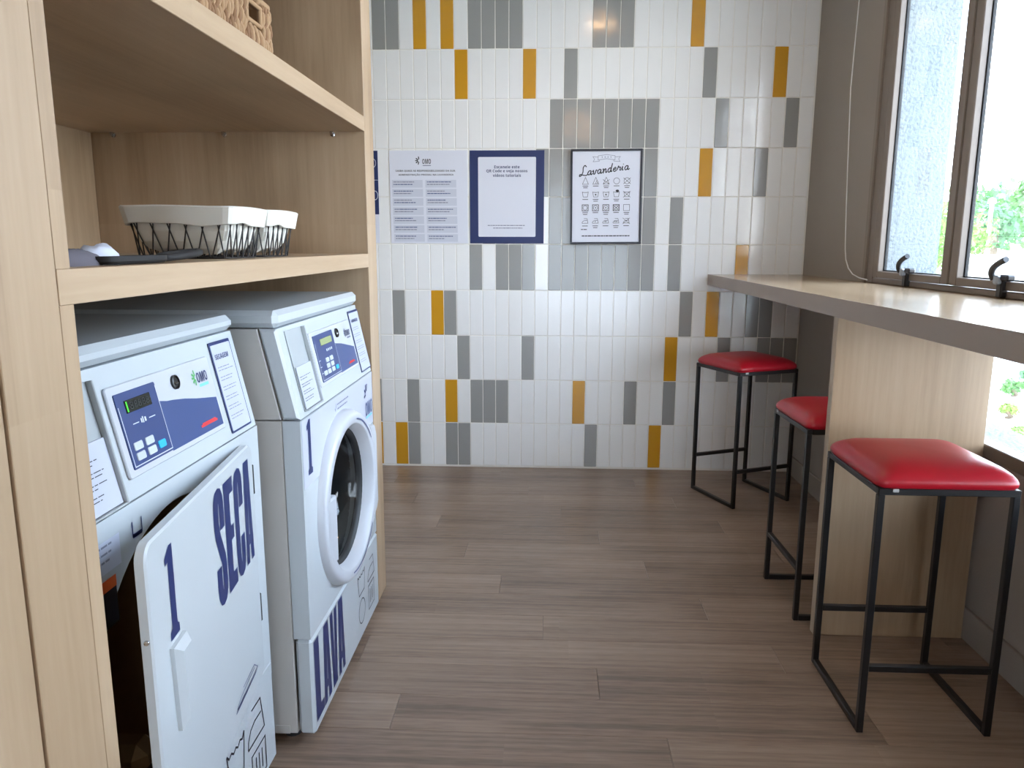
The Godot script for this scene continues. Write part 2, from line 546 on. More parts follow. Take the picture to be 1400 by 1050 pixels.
func shell():
	# floor: a slab and the planks laid on it
	var sl := MB.new()
	sl.span(Vector3(LEFT_X - 0.1, -0.12, WALL_Z - 0.15), Vector3(RIGHT_X + 0.27, -0.0045, REAR_Z + 0.1))
	var fl := obj("floor", sl, M.floor_base)
	struct(fl, "grey brown wood plank floor", "floor")
	var pw := 0.152
	var pl := 1.22
	var full := MB.new()
	full.box(Vector3(0, -0.0022, 0), Vector3(pl - 0.0008, 0.0044, pw - 0.0008), 0.0006)
	var fm := full.mesh()
	var row := 0
	var z := WALL_Z
	while z < REAR_Z - 0.01:
		var d := minf(pw, REAR_Z - z)
		var x := LEFT_X - fmod(row * 0.437, 1.0) * pl
		var col := 0
		while x < RIGHT_X:
			var x0 := maxf(x, LEFT_X)
			var x1 := minf(x + pl, RIGHT_X)
			if x1 - x0 > 0.01:
				var me: Mesh = fm
				if x1 - x0 < pl - 0.001 or d < pw - 0.001:
					var b := MB.new()
					b.box(Vector3(0, -0.0022, 0), Vector3(x1 - x0 - 0.0008, 0.0044, d - 0.0008), 0.0006)
					me = b.mesh()
				var o := put("plank", me, M["plank_%d" % ((row * 5 + col * 2 + row / 3) % 6)], fl)
				o.position = Vector3((x0 + x1) * 0.5, 0, z + d * 0.5)
			x += pl
			col += 1
		z += pw
		row += 1
	var b := MB.new()
	b.span(Vector3(LEFT_X - 0.1, CEIL_Y, WALL_Z - 0.15), Vector3(RIGHT_X + 0.27, CEIL_Y + 0.12, REAR_Z + 0.1))
	struct(obj("ceiling", b, M.ceiling_paint), "plain white ceiling", "ceiling")
	b = MB.new()
	b.span(Vector3(LEFT_X - 0.1, -0.12, WALL_Z - 0.15), Vector3(LEFT_X, CEIL_Y, REAR_Z + 0.1))
	struct(obj("wall_left", b, M.wall_plain), "plain wall behind the wooden cabinet", "wall")
	b = MB.new()
	b.span(Vector3(LEFT_X, -0.12, REAR_Z), Vector3(-0.35, CEIL_Y, REAR_Z + 0.1))
	b.span(Vector3(1.2, -0.12, REAR_Z), Vector3(RIGHT_X, CEIL_Y, REAR_Z + 0.1))
	b.span(Vector3(-0.35, 2.15, REAR_Z), Vector3(1.2, CEIL_Y, REAR_Z + 0.1))
	struct(obj("wall_front", b, M.wall_plain), "plain wall behind the camera", "wall")
	# glazed entrance behind the camera
	b = MB.new()
	for x in [[-0.35, -0.30], [1.15, 1.2]]: b.span(Vector3(x[0], 0, REAR_Z + 0.01), Vector3(x[1], 2.15, REAR_Z + 0.08), 0.003)
	b.span(Vector3(-0.30, 2.09, REAR_Z + 0.01), Vector3(1.15, 2.15, REAR_Z + 0.08), 0.003)
	b.span(Vector3(-0.30, 0, REAR_Z + 0.01), Vector3(1.15, 0.02, REAR_Z + 0.08), 0.003)
	var en := obj("door_1", b, M.bronze_frame)
	struct(en, "frosted glass entrance doors behind the camera", "door")
	for x in [[-0.295, 0.42], [0.43, 1.145]]:
		b = MB.new()
		for e in [0, 1]:
			var xa: float = x[0] if e == 0 else x[1] - 0.05
			b.span(Vector3(xa, 0.022, REAR_Z + 0.02), Vector3(xa + 0.05, 2.088, REAR_Z + 0.06), 0.003)
		b.span(Vector3(x[0] + 0.05, 0.022, REAR_Z + 0.02), Vector3(x[1] - 0.05, 0.12, REAR_Z + 0.06), 0.003)
		b.span(Vector3(x[0] + 0.05, 2.03, REAR_Z + 0.02), Vector3(x[1] - 0.05, 2.088, REAR_Z + 0.06), 0.003)
		var leaf := obj("door_leaf", b, M.bronze_frame, en)
		b = MB.new()
		b.flat(PackedVector2Array([Vector2(x[0] + 0.045, 0.115), Vector2(x[1] - 0.045, 0.115), Vector2(x[1] - 0.045, 2.035), Vector2(x[0] + 0.045, 2.035)]), REAR_Z + 0.04)
		obj("frosted_pane", b, M.frosted_glass, leaf)
		b = MB.new()
		var xh: float = 0.385 if x[0] < 0 else 0.465
		b.tube([Vector3(xh, 0.9, REAR_Z + 0.02), Vector3(xh, 0.9, REAR_Z - 0.03), Vector3(xh, 1.25, REAR_Z - 0.03), Vector3(xh, 1.25, REAR_Z + 0.02)], 0.009, 8)
		obj("pull_handle", b, M.handle_grey, leaf)
	# window wall: painted inside, stucco outside
	var zs := [WALL_Z - 0.15, -3.19, -3.10, -0.705, REAR_Z + 0.1]
	var inner := MB.new()
	var outer := MB.new()
	for k in 2:
		var m: MB = inner if k == 0 else outer
		var xa := RIGHT_X if k == 0 else RIGHT_X + 0.032
		var xb := RIGHT_X + 0.032 if k == 0 else RIGHT_X + 0.275
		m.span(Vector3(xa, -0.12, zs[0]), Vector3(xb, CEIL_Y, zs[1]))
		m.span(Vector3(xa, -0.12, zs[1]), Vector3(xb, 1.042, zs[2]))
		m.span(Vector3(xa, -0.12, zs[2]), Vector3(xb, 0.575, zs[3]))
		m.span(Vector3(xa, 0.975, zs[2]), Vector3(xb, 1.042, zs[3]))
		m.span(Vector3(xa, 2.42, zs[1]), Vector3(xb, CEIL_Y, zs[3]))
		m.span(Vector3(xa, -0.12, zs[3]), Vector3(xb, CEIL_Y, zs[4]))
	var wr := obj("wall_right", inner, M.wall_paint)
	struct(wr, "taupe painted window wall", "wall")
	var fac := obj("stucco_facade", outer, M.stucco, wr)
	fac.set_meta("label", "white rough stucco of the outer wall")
	b = MB.new()
	b.span(Vector3(RIGHT_X - 0.012, 0, WALL_Z), Vector3(RIGHT_X, 0.1, REAR_Z), 0.002)
	struct(obj("baseboard_right", b, M.wall_paint), "taupe baseboard under the window wall", "baseboard")

const TILE_W := 0.068
const TILE_H := 0.2367
const TILE_X0 := -0.1377
const TILE_Y0 := 0.0079

func tiled_wall():
	var b := MB.new()
	b.span(Vector3(LEFT_X, -0.12, WALL_Z - 0.15), Vector3(RIGHT_X, CEIL_Y, WALL_Z - 0.0022))
	var w := obj("wall_back", b, M.grout)
	struct(w, "tiled end wall in white, grey and yellow", "wall")
	# colour of each tile: row from the floor -> columns
	var grey := {
		9: [-11, -10, -4, -3, -2, -1, 5, 6, 7], 8: [3, 13], 7: [2, 3, 4, 5, 6, 7, 8, 9, 14, 19], 6: [1, 2, 3, 4, 5, 6, 7, 8, 9, 17],
		5: [-9, -3, -2, 2, 3, 4, 5, 6, 7, 8, 9, 11], 4: [-4, -2, -1, 0, 2, 3, 4, 5, 6, 7, 8, 9, 11], 3: [-10, -6, 12, 17, 18], 2: [-5, 0, 15, 18, 19, 20],
		1: [-12, -9, -4, -3, -2, 8, 11], 0: [-9, -6, -5, 5]}
	var yellow := {9: [-8, -6, 12], 8: [-5, 0, 18], 6: [13], 4: [16], 3: [-7, 14], 2: [11], 1: [-6, 4], 0: [-12, -10, 10]}
	var gw := 0.0036
	var full := MB.new()
	full.box(Vector3(0, 0, -0.004), Vector3(TILE_W - gw, TILE_H - gw, 0.008), 0.002)
	var fm := full.mesh()
	var rest := {"white": MB.new(), "grey": MB.new(), "yellow": MB.new()}
	for r in 11:
		for k in range(-20, 22):
			var x0 := maxf(TILE_X0 + k * TILE_W, LEFT_X)
			var x1 := minf(TILE_X0 + (k + 1) * TILE_W, RIGHT_X)
			if x1 - x0 < 0.006: continue
			var y0 := TILE_Y0 + r * TILE_H
			var y1 := minf(y0 + TILE_H, CEIL_Y)
			if y1 - y0 < 0.01: continue
			var c := "white"
			if grey.has(r) and k in grey[r]: c = "grey"
			if yellow.has(r) and k in yellow[r]: c = "yellow"
			var hidden: bool = r > 9 or k < -12 or (k == -12 and r > 1) or k > 20 or ((r == 5 or r == 6) and ((k >= -9 and k <= -5) or (k >= -3 and k <= 0) or (k >= 4 and k <= 8)))
			var full_size: bool = x1 - x0 > TILE_W - 0.001 and y1 - y0 > TILE_H - 0.001
			var at := Vector3((x0 + x1) * 0.5, (y0 + y1) * 0.5, WALL_Z)
			if hidden or not full_size:
				rest[c].box(at + Vector3(0, 0, -0.004), Vector3(x1 - x0 - gw, y1 - y0 - gw, 0.008), 0.002)
			else:
				var o := put("tile", fm, M["tile_" + c], w)
				o.position = at
				o.rotation = Vector3(rng.randf_range(-0.005, 0.005), rng.randf_range(-0.012, 0.012), 0)
	for c in rest:
		if not rest[c].empty:
			var o := obj("tiles_beyond_view", rest[c], M["tile_" + c], w)
			o.set_meta("kind", "stuff")

func frame_ring(m: MB, x0: float, x1: float, y0: float, y1: float, z0: float, z1: float, t: float, bev := 0.002):
	m.span(Vector3(x0, y0, z0), Vector3(x1, y1, z0 + t), bev)
	m.span(Vector3(x0, y0, z1 - t), Vector3(x1, y1, z1), bev)
	m.span(Vector3(x0, y0, z0 + t), Vector3(x1, y0 + t, z1 - t), bev)
	m.span(Vector3(x0, y1 - t, z0 + t), Vector3(x1, y1, z1 - t), bev)

func windows():
	# upper band of side-by-side opening sashes, standing on the counter
	var w := Node3D.new()
	w.name = "window_1"
	add_child(w)
	struct(w, "band of bronze framed sashes above the counter", "window")
	var ya := 1.043
	var yb := 2.42
	var f := MB.new()
	# jambs, head, sill and the mullions between the sashes
	f.span(Vector3(RIGHT_X - 0.006, ya, -3.19), Vector3(RIGHT_X + 0.032, yb, -3.118), 0.003)
	f.span(Vector3(RIGHT_X - 0.006, ya, -0.775), Vector3(RIGHT_X + 0.032, yb, -0.705), 0.003)
	f.span(Vector3(RIGHT_X - 0.006, ya, -3.118), Vector3(RIGHT_X + 0.032, ya + 0.02, -0.775), 0.003)
	f.span(Vector3(RIGHT_X - 0.006, yb - 0.05, -3.118), Vector3(RIGHT_X + 0.032, yb, -0.775), 0.003)
	f.span(Vector3(RIGHT_X - 0.014, ya, -3.205), Vector3(RIGHT_X, yb + 0.03, -3.175), 0.003)
	var pitch := 0.585
	var first := -3.117
	var n := 4
	for k in range(1, n):
		var zc := first + k * pitch
		f.span(Vector3(RIGHT_X + 0.018, ya + 0.02, zc - 0.02), Vector3(RIGHT_X + 0.032, yb - 0.05, zc + 0.02), 0.003)
	obj("outer_frame", f, M.bronze_frame, w)
	for k in n:
		var z0 := first + k * pitch + 0.004
		var z1 := first + (k + 1) * pitch - 0.004
		var s := MB.new()
		var xa := RIGHT_X - 0.010
		var xb := RIGHT_X + 0.014
		s.span(Vector3(xa, ya + 0.022, z0), Vector3(xb, yb - 0.052, z0 + 0.045), 0.003)
		s.span(Vector3(xa, ya + 0.022, z1 - 0.045), Vector3(xb, yb - 0.052, z1), 0.003)
		s.span(Vector3(xa, ya + 0.022, z0 + 0.045), Vector3(xb, ya + 0.048, z1 - 0.045), 0.003)
		s.span(Vector3(xa, yb - 0.098, z0 + 0.045), Vector3(xb, yb - 0.052, z1 - 0.045), 0.003)
		var so := obj("sash", s, M.bronze_frame, w)
		var gk := MB.new()
		frame_ring(gk, xb, xb + 0.010, ya + 0.044, yb - 0.094, z0 + 0.041, z1 - 0.041, 0.008, 0.0)
		obj("gasket", gk, M.gasket, so)
		var p := MB.new()
		p.span(Vector3(xb + 0.003, ya + 0.046, z0 + 0.043), Vector3(xb + 0.007, yb - 0.096, z1 - 0.043))
		obj("pane", p, M.window_glass, so)
		# lever on the bottom rail
		var zc := (z0 + z1) * 0.5 + 0.012
		var h := MB.new()
		h.box(Vector3(RIGHT_X - 0.012, ya + 0.032, zc), Vector3(0.022, 0.062, 0.026), 0.004)
		h.box(Vector3(RIGHT_X - 0.016, ya + 0.058, zc + 0.022), Vector3(0.026, 0.018, 0.05), 0.005)
		var ho := obj("handle", h, M.handle_black, w)
		var l := MB.new()
		var pts := []
		for i in 9:
			var t := i / 8.0
			pts.append(Vector3(RIGHT_X - 0.03 - 0.012 * sin(t * 2.0), ya + 0.052 + 0.058 * t, zc - 0.014 - 0.014 * sin(t * 2.4) + 0.078 * t * t))
		l.tube(pts, 0.0088, 8)
		obj("lever", l, M.handle_black, ho)
		var br := MB.new()
		br.box(Vector3(RIGHT_X - 0.03, ya + 0.052, zc + 0.004), Vector3(0.016, 0.026, 0.022), 0.004)
		obj("bracket", br, M.handle_grey, ho)
	# lower band below the counter
	w = Node3D.new()
	w.name = "window_2"
	add_child(w)
	struct(w, "low fixed window band under the counter", "window")
	f = MB.new()
	frame_ring(f, RIGHT_X - 0.006, RIGHT_X + 0.032, 0.575, 0.975, -3.10, -0.705, 0.04, 0.003)
	for k in range(1, 4):
		var zc := -3.10 + k * 0.59875
		f.span(Vector3(RIGHT_X, 0.60, zc - 0.025), Vector3(RIGHT_X + 0.032, 0.95, zc + 0.025), 0.003)
	obj("outer_frame", f, M.bronze_frame, w)
	for k in 4:
		var z0 := -3.10 + k * 0.59875 + 0.026
		var z1 := z0 + 0.5467
		var p := MB.new()
		p.span(Vector3(RIGHT_X + 0.044, 0.612, z0), Vector3(RIGHT_X + 0.048, 0.94, z1))
		obj("pane", p, M.window_glass, w)
	# cord of a blind, hanging beside the window
	var cd := MB.new()
	var cp := []
	for q in [[2.59, -3.455], [2.2, -3.448], [1.84, -3.432], [1.5, -3.395], [1.3, -3.37], [1.176, -3.352], [1.13, -3.335], [1.095, -3.30], [1.072, -3.25], [1.06, -3.18], [1.0555, -3.10]]:
		cp.append(Vector3(1.262 + (0.012 if q[0] > 1.9 else 0.0), q[0], q[1]))
	cd.tube(cp, 0.0024, 6)
	tag(obj("blind_cord", cd, M.cord_white), "thin white blind cord hanging beside the window", "cord")

func ceiling_lamps():
	var spots := [Vector3(0.3, CEIL_Y, -2.7), Vector3(0.3, CEIL_Y, 1.25)]
	for i in spots.size():
		var t := thing("ceiling_lamp", "round recessed ceiling lamp " + ["nearest the tiled wall", "nearest the plain rear wall"][i], "lamp", spots[i], 0.0, "recessed ceiling lamps")
		var xf := Transform3D(Basis(Vector3.RIGHT, PI / 2), Vector3.ZERO)
		var r := MB.new()
		r.lathe([Vector2(0.11, 0.0), Vector2(0.11, 0.010), Vector2(0.096, 0.014), Vector2(0.094, 0.006)], 40, xf)
		obj("rim", r, M.plastic_white, t)
		var d := MB.new()
		d.lathe([Vector2(0.095, 0.006), Vector2(0.0, 0.0062)], 40, xf)
		obj("diffuser", d, M.lamp_glow, t)
		var a := AreaLight3D.new()
		a.name = "lamp_light"
		t.add_child(a)
		a.area_size = Vector2(0.17, 0.17)
		a.light_color = Color(1.0, 0.80, 0.58)
		a.light_energy = [0.4, 1.1][i]
		a.shadow_enabled = true
		a.position = Vector3(0, -0.02, 0)
		a.rotation.x = -PI / 2

func cabinet():
	# side by side in one plane: filler stile, opening, wide far stile
	var t := thing("built_in_cabinet", "light oak built-in cabinet with open shelves over the laundry machines", "cabinet")
	var back := -1.415
	var m := MB.new()
	m.span(Vector3(back, 0, -0.877), Vector3(CAB_X - 0.002, CEIL_Y, -0.850))
	var sp := obj("side_panel", m, M.wood_upright, t)
	for y in [[0.0, 1.1189], [1.1609, CEIL_Y]]:
		m = MB.new()
		m.span(Vector3(CAB_X - 0.002, y[0], -0.877), Vector3(CAB_X, y[1], -0.8502), 0.0005)
		obj("edge_band", m, M.wood_upright, sp)
	m = MB.new()
	m.span(Vector3(CAB_X - 0.02, 0, -0.8495), Vector3(CAB_X, CEIL_Y, -0.7465), 0.0008)
	obj("filler_panel", m, M.wood_panel, t)
	m = MB.new()
	m.span(Vector3(back, 0, -2.493), Vector3(CAB_X, CEIL_Y, -2.38), 0.0015)
	obj("side_panel", m, M.wood_upright, t)
	m = MB.new()
	m.span(Vector3(back - 0.02, 0, -2.493), Vector3(back, CEIL_Y, -0.85))
	obj("back_panel", m, M.wood_panel, t)
	var ys := [[1.5258, 1.5686], [1.1191, 1.1607], [1.935, 1.977]]
	for y in ys:
		m = MB.new()
		m.span(Vector3(back, y[0], -2.38), Vector3(CAB_X - 0.002, y[1], -0.877))
		var s := obj("shelf", m, M.wood_upright, t)
		m = MB.new()
		m.span(Vector3(CAB_X - 0.002, y[0], -2.38), Vector3(CAB_X, y[1], -0.877 if y[0] > 1.2 else -0.8515), 0.0006)
		obj("edge_band", m, M.wood_level, s)
	# shelf pins under the upper shelf
	for x in [-1.342, -0.994, -0.659]:
		m = MB.new()
		m.lathe([Vector2(0.0, 0.016), Vector2(0.0035, 0.016), Vector2(0.0035, 0.003), Vector2(0.0075, 0.002), Vector2(0.0075, 0.0)], 12, Transform3D(Basis.IDENTITY, Vector3(x, 1.5175, -2.38)))
		m.box(Vector3(x, 1.522, -2.372), Vector3(0.01, 0.007, 0.014), 0.001)
		obj("shelf_pin", m, M.chrome, t)
	# the neighbouring cabinet whose door ends at the dark gap
	t = thing("tall_cabinet", "tall light oak cabinet front beyond the dark gap, at the photo's left edge", "cabinet")
	m = MB.new()
	m.span(Vector3(CAB_X - 0.02, 0.02, -0.7405), Vector3(CAB_X, CEIL_Y - 0.02, -0.15), 0.001)
	obj("door", m, M.wood_panel, t)
	m = MB.new()
	m.span(Vector3(back, 0, -0.845), Vector3(CAB_X - 0.024, CEIL_Y, 0.42))
	obj("body", m, M.wood_upright, t)
	m = MB.new()
	m.span(Vector3(CAB_X - 0.02, 0.02, -0.146), Vector3(CAB_X, CEIL_Y - 0.02, 0.42), 0.001)
	obj("door", m, M.wood_panel, t)

func counter():
	var t := thing("window_counter", "long light oak counter under the windows with taupe front edge", "counter")
	var xf := 0.816
	var m := MB.new()
	m.span(Vector3(xf + 0.003, 0.990, WALL_Z + 0.001), Vector3(RIGHT_X - 0.001, 1.0426, 1.05), 0.0005)
	obj("worktop", m, M.counter_top, t)
	m = MB.new()
	m.span(Vector3(xf, 0.9895, WALL_Z + 0.001), Vector3(xf + 0.003, 1.0426, 1.05), 0.0007)
	obj("front_edge", m, M.counter_edge, t)
	for z in [-2.223, -0.35]:
		m = MB.new()
		m.span(Vector3(0.8342, 0.001, z - 0.03), Vector3(RIGHT_X - 0.0135, 0.989, z), 0.0008)
		var s := obj("support_panel", m, M.wood_panel, t)
		m = MB.new()
		m.span(Vector3(0.833, 0.001, z - 0.0298), Vector3(0.8342, 0.989, z - 0.0002), 0.0003)
		obj("edge_band", m, M.panel_edge, s)

# condensed poster letters, in a cell w wide and h high
func letter(m: MB, ch: String, x: float, y: float, w: float, h: float, z: float):
	var q := func(a: Array) -> PackedVector2Array:
		var p := PackedVector2Array()
		for v in a: p.append(Vector2(x + v[0] * w, y + v[1] * h))
		return p
	match ch:
		"L":
			m.flat(q.call([[0, 0], [1, 0], [1, 0.14], [0.6, 0.14], [0.6, 1], [0, 1]]), z)
		"A":
			m.flat(q.call([[0, 0], [0.38, 0], [0.42, 0.17], [0.5, 0.17], [0.5, 0.27], [0.45, 0.27], [0.5, 0.78], [0.5, 1], [0.18, 1]]), z)
			m.flat(q.call([[1, 0], [0.82, 1], [0.5, 1], [0.5, 0.78], [0.55, 0.27], [0.5, 0.27], [0.5, 0.17], [0.58, 0.17], [0.62, 0]]), z)
		"V":
			m.flat(q.call([[0, 1], [0.2, 0], [0.8, 0], [1, 1], [0.6, 1], [0.5, 0.2], [0.4, 1]]), z)
		"E":
			m.flat(q.call([[0, 0], [1, 0], [1, 0.14], [0.58, 0.14], [0.58, 0.44], [0.9, 0.44], [0.9, 0.57], [0.58, 0.57], [0.58, 0.86], [1, 0.86], [1, 1], [0, 1]]), z)
		"C", "S":
			var p := []
			var cv := [[0.78, 0.64], [0.78, 0.84], [0.74, 0.9], [0.64, 0.94], [0.5, 0.95], [0.36, 0.94], [0.26, 0.9], [0.22, 0.84]]
			if ch == "C":
				cv += [[0.22, 0.16], [0.26, 0.1], [0.36, 0.06], [0.5, 0.05], [0.64, 0.06], [0.74, 0.1], [0.78, 0.16], [0.78, 0.36]]
			else:
				cv += [[0.22, 0.70], [0.28, 0.62], [0.5, 0.5], [0.72, 0.38], [0.78, 0.30], [0.78, 0.16], [0.74, 0.1], [0.64, 0.06], [0.5, 0.05], [0.36, 0.06], [0.26, 0.1], [0.22, 0.16], [0.22, 0.34]]
			for v in cv: p.append(Vector2(x + v[0] * w, y + v[1] * h))
			m.stroke(p, 0.47 * w, z)
		"1":
			m.flat(q.call([[0.1, 0], [0.95, 0], [0.95, 0.09], [0.78, 0.12], [0.78, 1], [0.5, 1], [0.06, 0.9], [0.06, 0.82], [0.3, 0.84], [0.3, 0.12], [0.1, 0.09]]), z)

func poster_word(parent: Node, called: String, s: String, x0: float, y0: float, w: float, h: float, z: float, gap := 0.12) -> MeshInstance3D:
	var m := MB.new()
	var n := s.length()
	var cw := w / (n + (n - 1) * gap)
	for i in n:
		letter(m, s[i], x0 + i * cw * (1.0 + gap), y0, cw, h, z)
	return obj(called, m, M.navy, parent)

func text_rows(m: MB, x: float, y: float, w: float, rows: int, step: float, thick: float, z: float):
	for i in rows:
		var ww := w * rng.randf_range(0.62, 1.0)
		var xx := x
		while xx < x + ww - 0.003:
			var l := minf(rng.randf_range(0.006, 0.02), x + ww - xx)
			m.rect(xx, y - i * step - thick, xx + l, y - i * step, z)
			xx += l + 0.0022

# washing symbols, drawn as outlines
func tub(m: MB, x: float, y: float, w: float, h: float, t: float, z: float):
	var p := []
	for v in [[0.0, 1.0], [0.12, 0.86], [0.25, 0.92], [0.38, 0.82], [0.5, 0.9], [0.62, 0.82], [0.75, 0.92], [0.88, 0.86], [1.0, 1.0]]:
		p.append(Vector2(x + v[0] * w, y + v[1] * h))
	m.stroke(p, t, z)
	m.stroke([Vector2(x, y + h), Vector2(x + 0.14 * w, y), Vector2(x + 0.86 * w, y), Vector2(x + w, y + h)], t, z)

func iron(m: MB, x: float, y: float, w: float, h: float, t: float, z: float):
	var p := []
	for v in [[0.0, 0.0], [0.04, 0.25], [0.2, 0.48], [0.45, 0.58], [0.85, 0.58]]:
		p.append(Vector2(x + v[0] * w, y + v[1] * h))
	m.stroke(p, t, z)
	m.stroke([Vector2(x, y), Vector2(x + w, y), Vector2(x + 0.84 * w, y + h), Vector2(x + 0.3 * w, y + h)], t, z)

func square_lines(m: MB, x: float, y: float, w: float, h: float, t: float, z: float):
	m.stroke([Vector2(x, y), Vector2(x + w, y), Vector2(x + w, y + h), Vector2(x, y + h)], t, z, true)
	for k in 3:
		var xx := x + w * (0.28 + 0.22 * k)
		m.stroke([Vector2(xx, y + h * 0.2), Vector2(xx, y + h * 0.8)], t * 1.1, z)

# blue control face with its frame, shared by both machines
func control_face(panel: Node3D, x0: float, x1: float, y0: float, y1: float, bx0: float, bx1: float, by0: float, by1: float, wave: Array):
	var m := MB.new()
	m.extrude(rounded(x0, y0, x1, y1, 0.006), 0.0, 0.004, 0.0015)
	var plate := obj("control_plate", m, M.plastic_white, panel)
	m = MB.new()
	var p := PackedVector2Array([Vector2(bx1, by0 - 0.002), Vector2(x1 - 0.008, by0 - 0.002)])
	for i in range(wave.size() - 1, -1, -1): p.append(Vector2(wave[i][0], wave[i][1]))
	m.flat(p, 0.0046)
	obj("blue_wave_print", m, M.mid_blue, plate)
	m = MB.new()
	m.extrude(rounded(bx0, by0, bx1, by1, 0.003), 0.004, 0.0058, 0.0006)
	obj("keypad_face", m, M.control_blue, plate)
	m = MB.new()
	m.stroke([Vector2(bx0 + 0.003, by1 - 0.02), Vector2(bx0 + 0.003, by0 + 0.004), Vector2(bx1 - 0.002, by0 + 0.004), Vector2(bx1 - 0.002, by1 - 0.006)], 0.0014, 0.0063)
	obj("outline_print", m, M.line_white, plate)

func key(panel: Node3D, x: float, y: float, m: Material, s := 0.021, h := 0.0125):
	var b := MB.new()
	b.extrude(rounded(x - s * 0.5, y - h * 0.5, x + s * 0.5, y + h * 0.5, 0.0025, 3), 0.0055, 0.0074, 0.0008)
	obj("key", b, m, panel)

func logo(parent: Node, x: float, y: float, w: float, h: float, z: float, splash := true):
	words(parent, "logo_lettering", "OMO", x + w * 0.62, y, w * 0.76, h * 0.55, M.navy, z)
	var m := MB.new()
	for a in [100, 145, 180, 215, 255]:
		var d := Vector2(cos(deg_to_rad(a)), sin(deg_to_rad(a)))
		var c := Vector2(x + w * 0.16, y + h * 0.05)
		m.stroke([c + d * h * 0.10, c + d * h * 0.42], h * 0.11, z)
	print_of("logo_burst", m, M.green_print if splash else M.navy, parent)
	m = MB.new()
	m.rect(x + w * 0.3, y - h * 0.52, x + w * 0.98, y - h * 0.36, z)
	obj("logo_underline", m, M.cyan_print if splash else M.grey_print, parent)

func instruction_label(panel: Node3D, x0: float, x1: float, y0: float, y1: float, head: String):
	var m := MB.new()
	m.extrude(rounded(x0, y0, x1, y1, 0.003), 0.0, 0.0012, 0.0003)
	var o := obj("instruction_label", m, M.navy, panel)
	m = MB.new()
	m.extrude(rounded(x0 + 0.005, y0 + 0.004, x1 - 0.004, y1 - 0.006, 0.002), 0.001, 0.0018, 0.0002)
	obj("label_paper", m, M.label_paper, o)
	words(o, "label_heading", head, (x0 + x1) * 0.5 - 0.006, y1 - 0.030, (x1 - x0) * 0.62, 0.010, M.navy, 0.0024)
	m = MB.new()
	var y := y1 - 0.05
	while y > y0 + 0.03:
		text_rows(m, x0 + 0.012, y, x1 - x0 - 0.026, 2, 0.006, 0.0016, 0.0024)
		y -= 0.0195
	print_of("small_print", m, M.grey_print, o)

func leaflet_holder(panel: Node3D, x0: float, x1: float, y0: float, y1: float, paper_top: float):
	var m := MB.new()
	m.span(Vector3(x0, y0, 0.0), Vector3(x1, y1, 0.0016), 0.0004)
	m.span(Vector3(x1 - 0.004, y0, 0.0016), Vector3(x1, y1, 0.012), 0.001)
	m.span(Vector3(x0, y0, 0.0016), Vector3(x1 - 0.004, y0 + 0.003, 0.012), 0.001)
	var o := obj("leaflet_holder", m, M.box_plastic, panel)
	m = MB.new()
	m.span(Vector3(x0 + 0.002, y0 + 0.004, 0.003), Vector3(x1 - 0.005, paper_top, 0.0055), 0.0004)
	obj("leaflet", m, M.label_paper, o)
	m = MB.new()
	var y := paper_top - 0.024
	while y > y0 + 0.016:
		text_rows(m, x0 + 0.008, y, (x1 - x0) * 0.74, 2, 0.0058, 0.0013, 0.0061)
		y -= 0.0165
	print_of("leaflet_print", m, M.black_print, o)

func cam_lock(panel: Node3D, x: float, y: float):
	var m := MB.new()
	m.lathe([Vector2(0.0125, 0.004), Vector2(0.0125, 0.008), Vector2(0.0105, 0.0088), Vector2(0.0085, 0.0062), Vector2(0.0, 0.006)], 24, Transform3D(Basis.IDENTITY, Vector3(x, y, 0)))
	var o := obj("coin_lock", m, M.black_hole, panel)
	m = MB.new()
	m.box(Vector3(x - 0.002, y - 0.002, 0.0085), Vector3(0.011, 0.0035, 0.003), 0.001)
	obj("lock_key_slot", m, M.chrome, o)

const SLANT := 0.20944

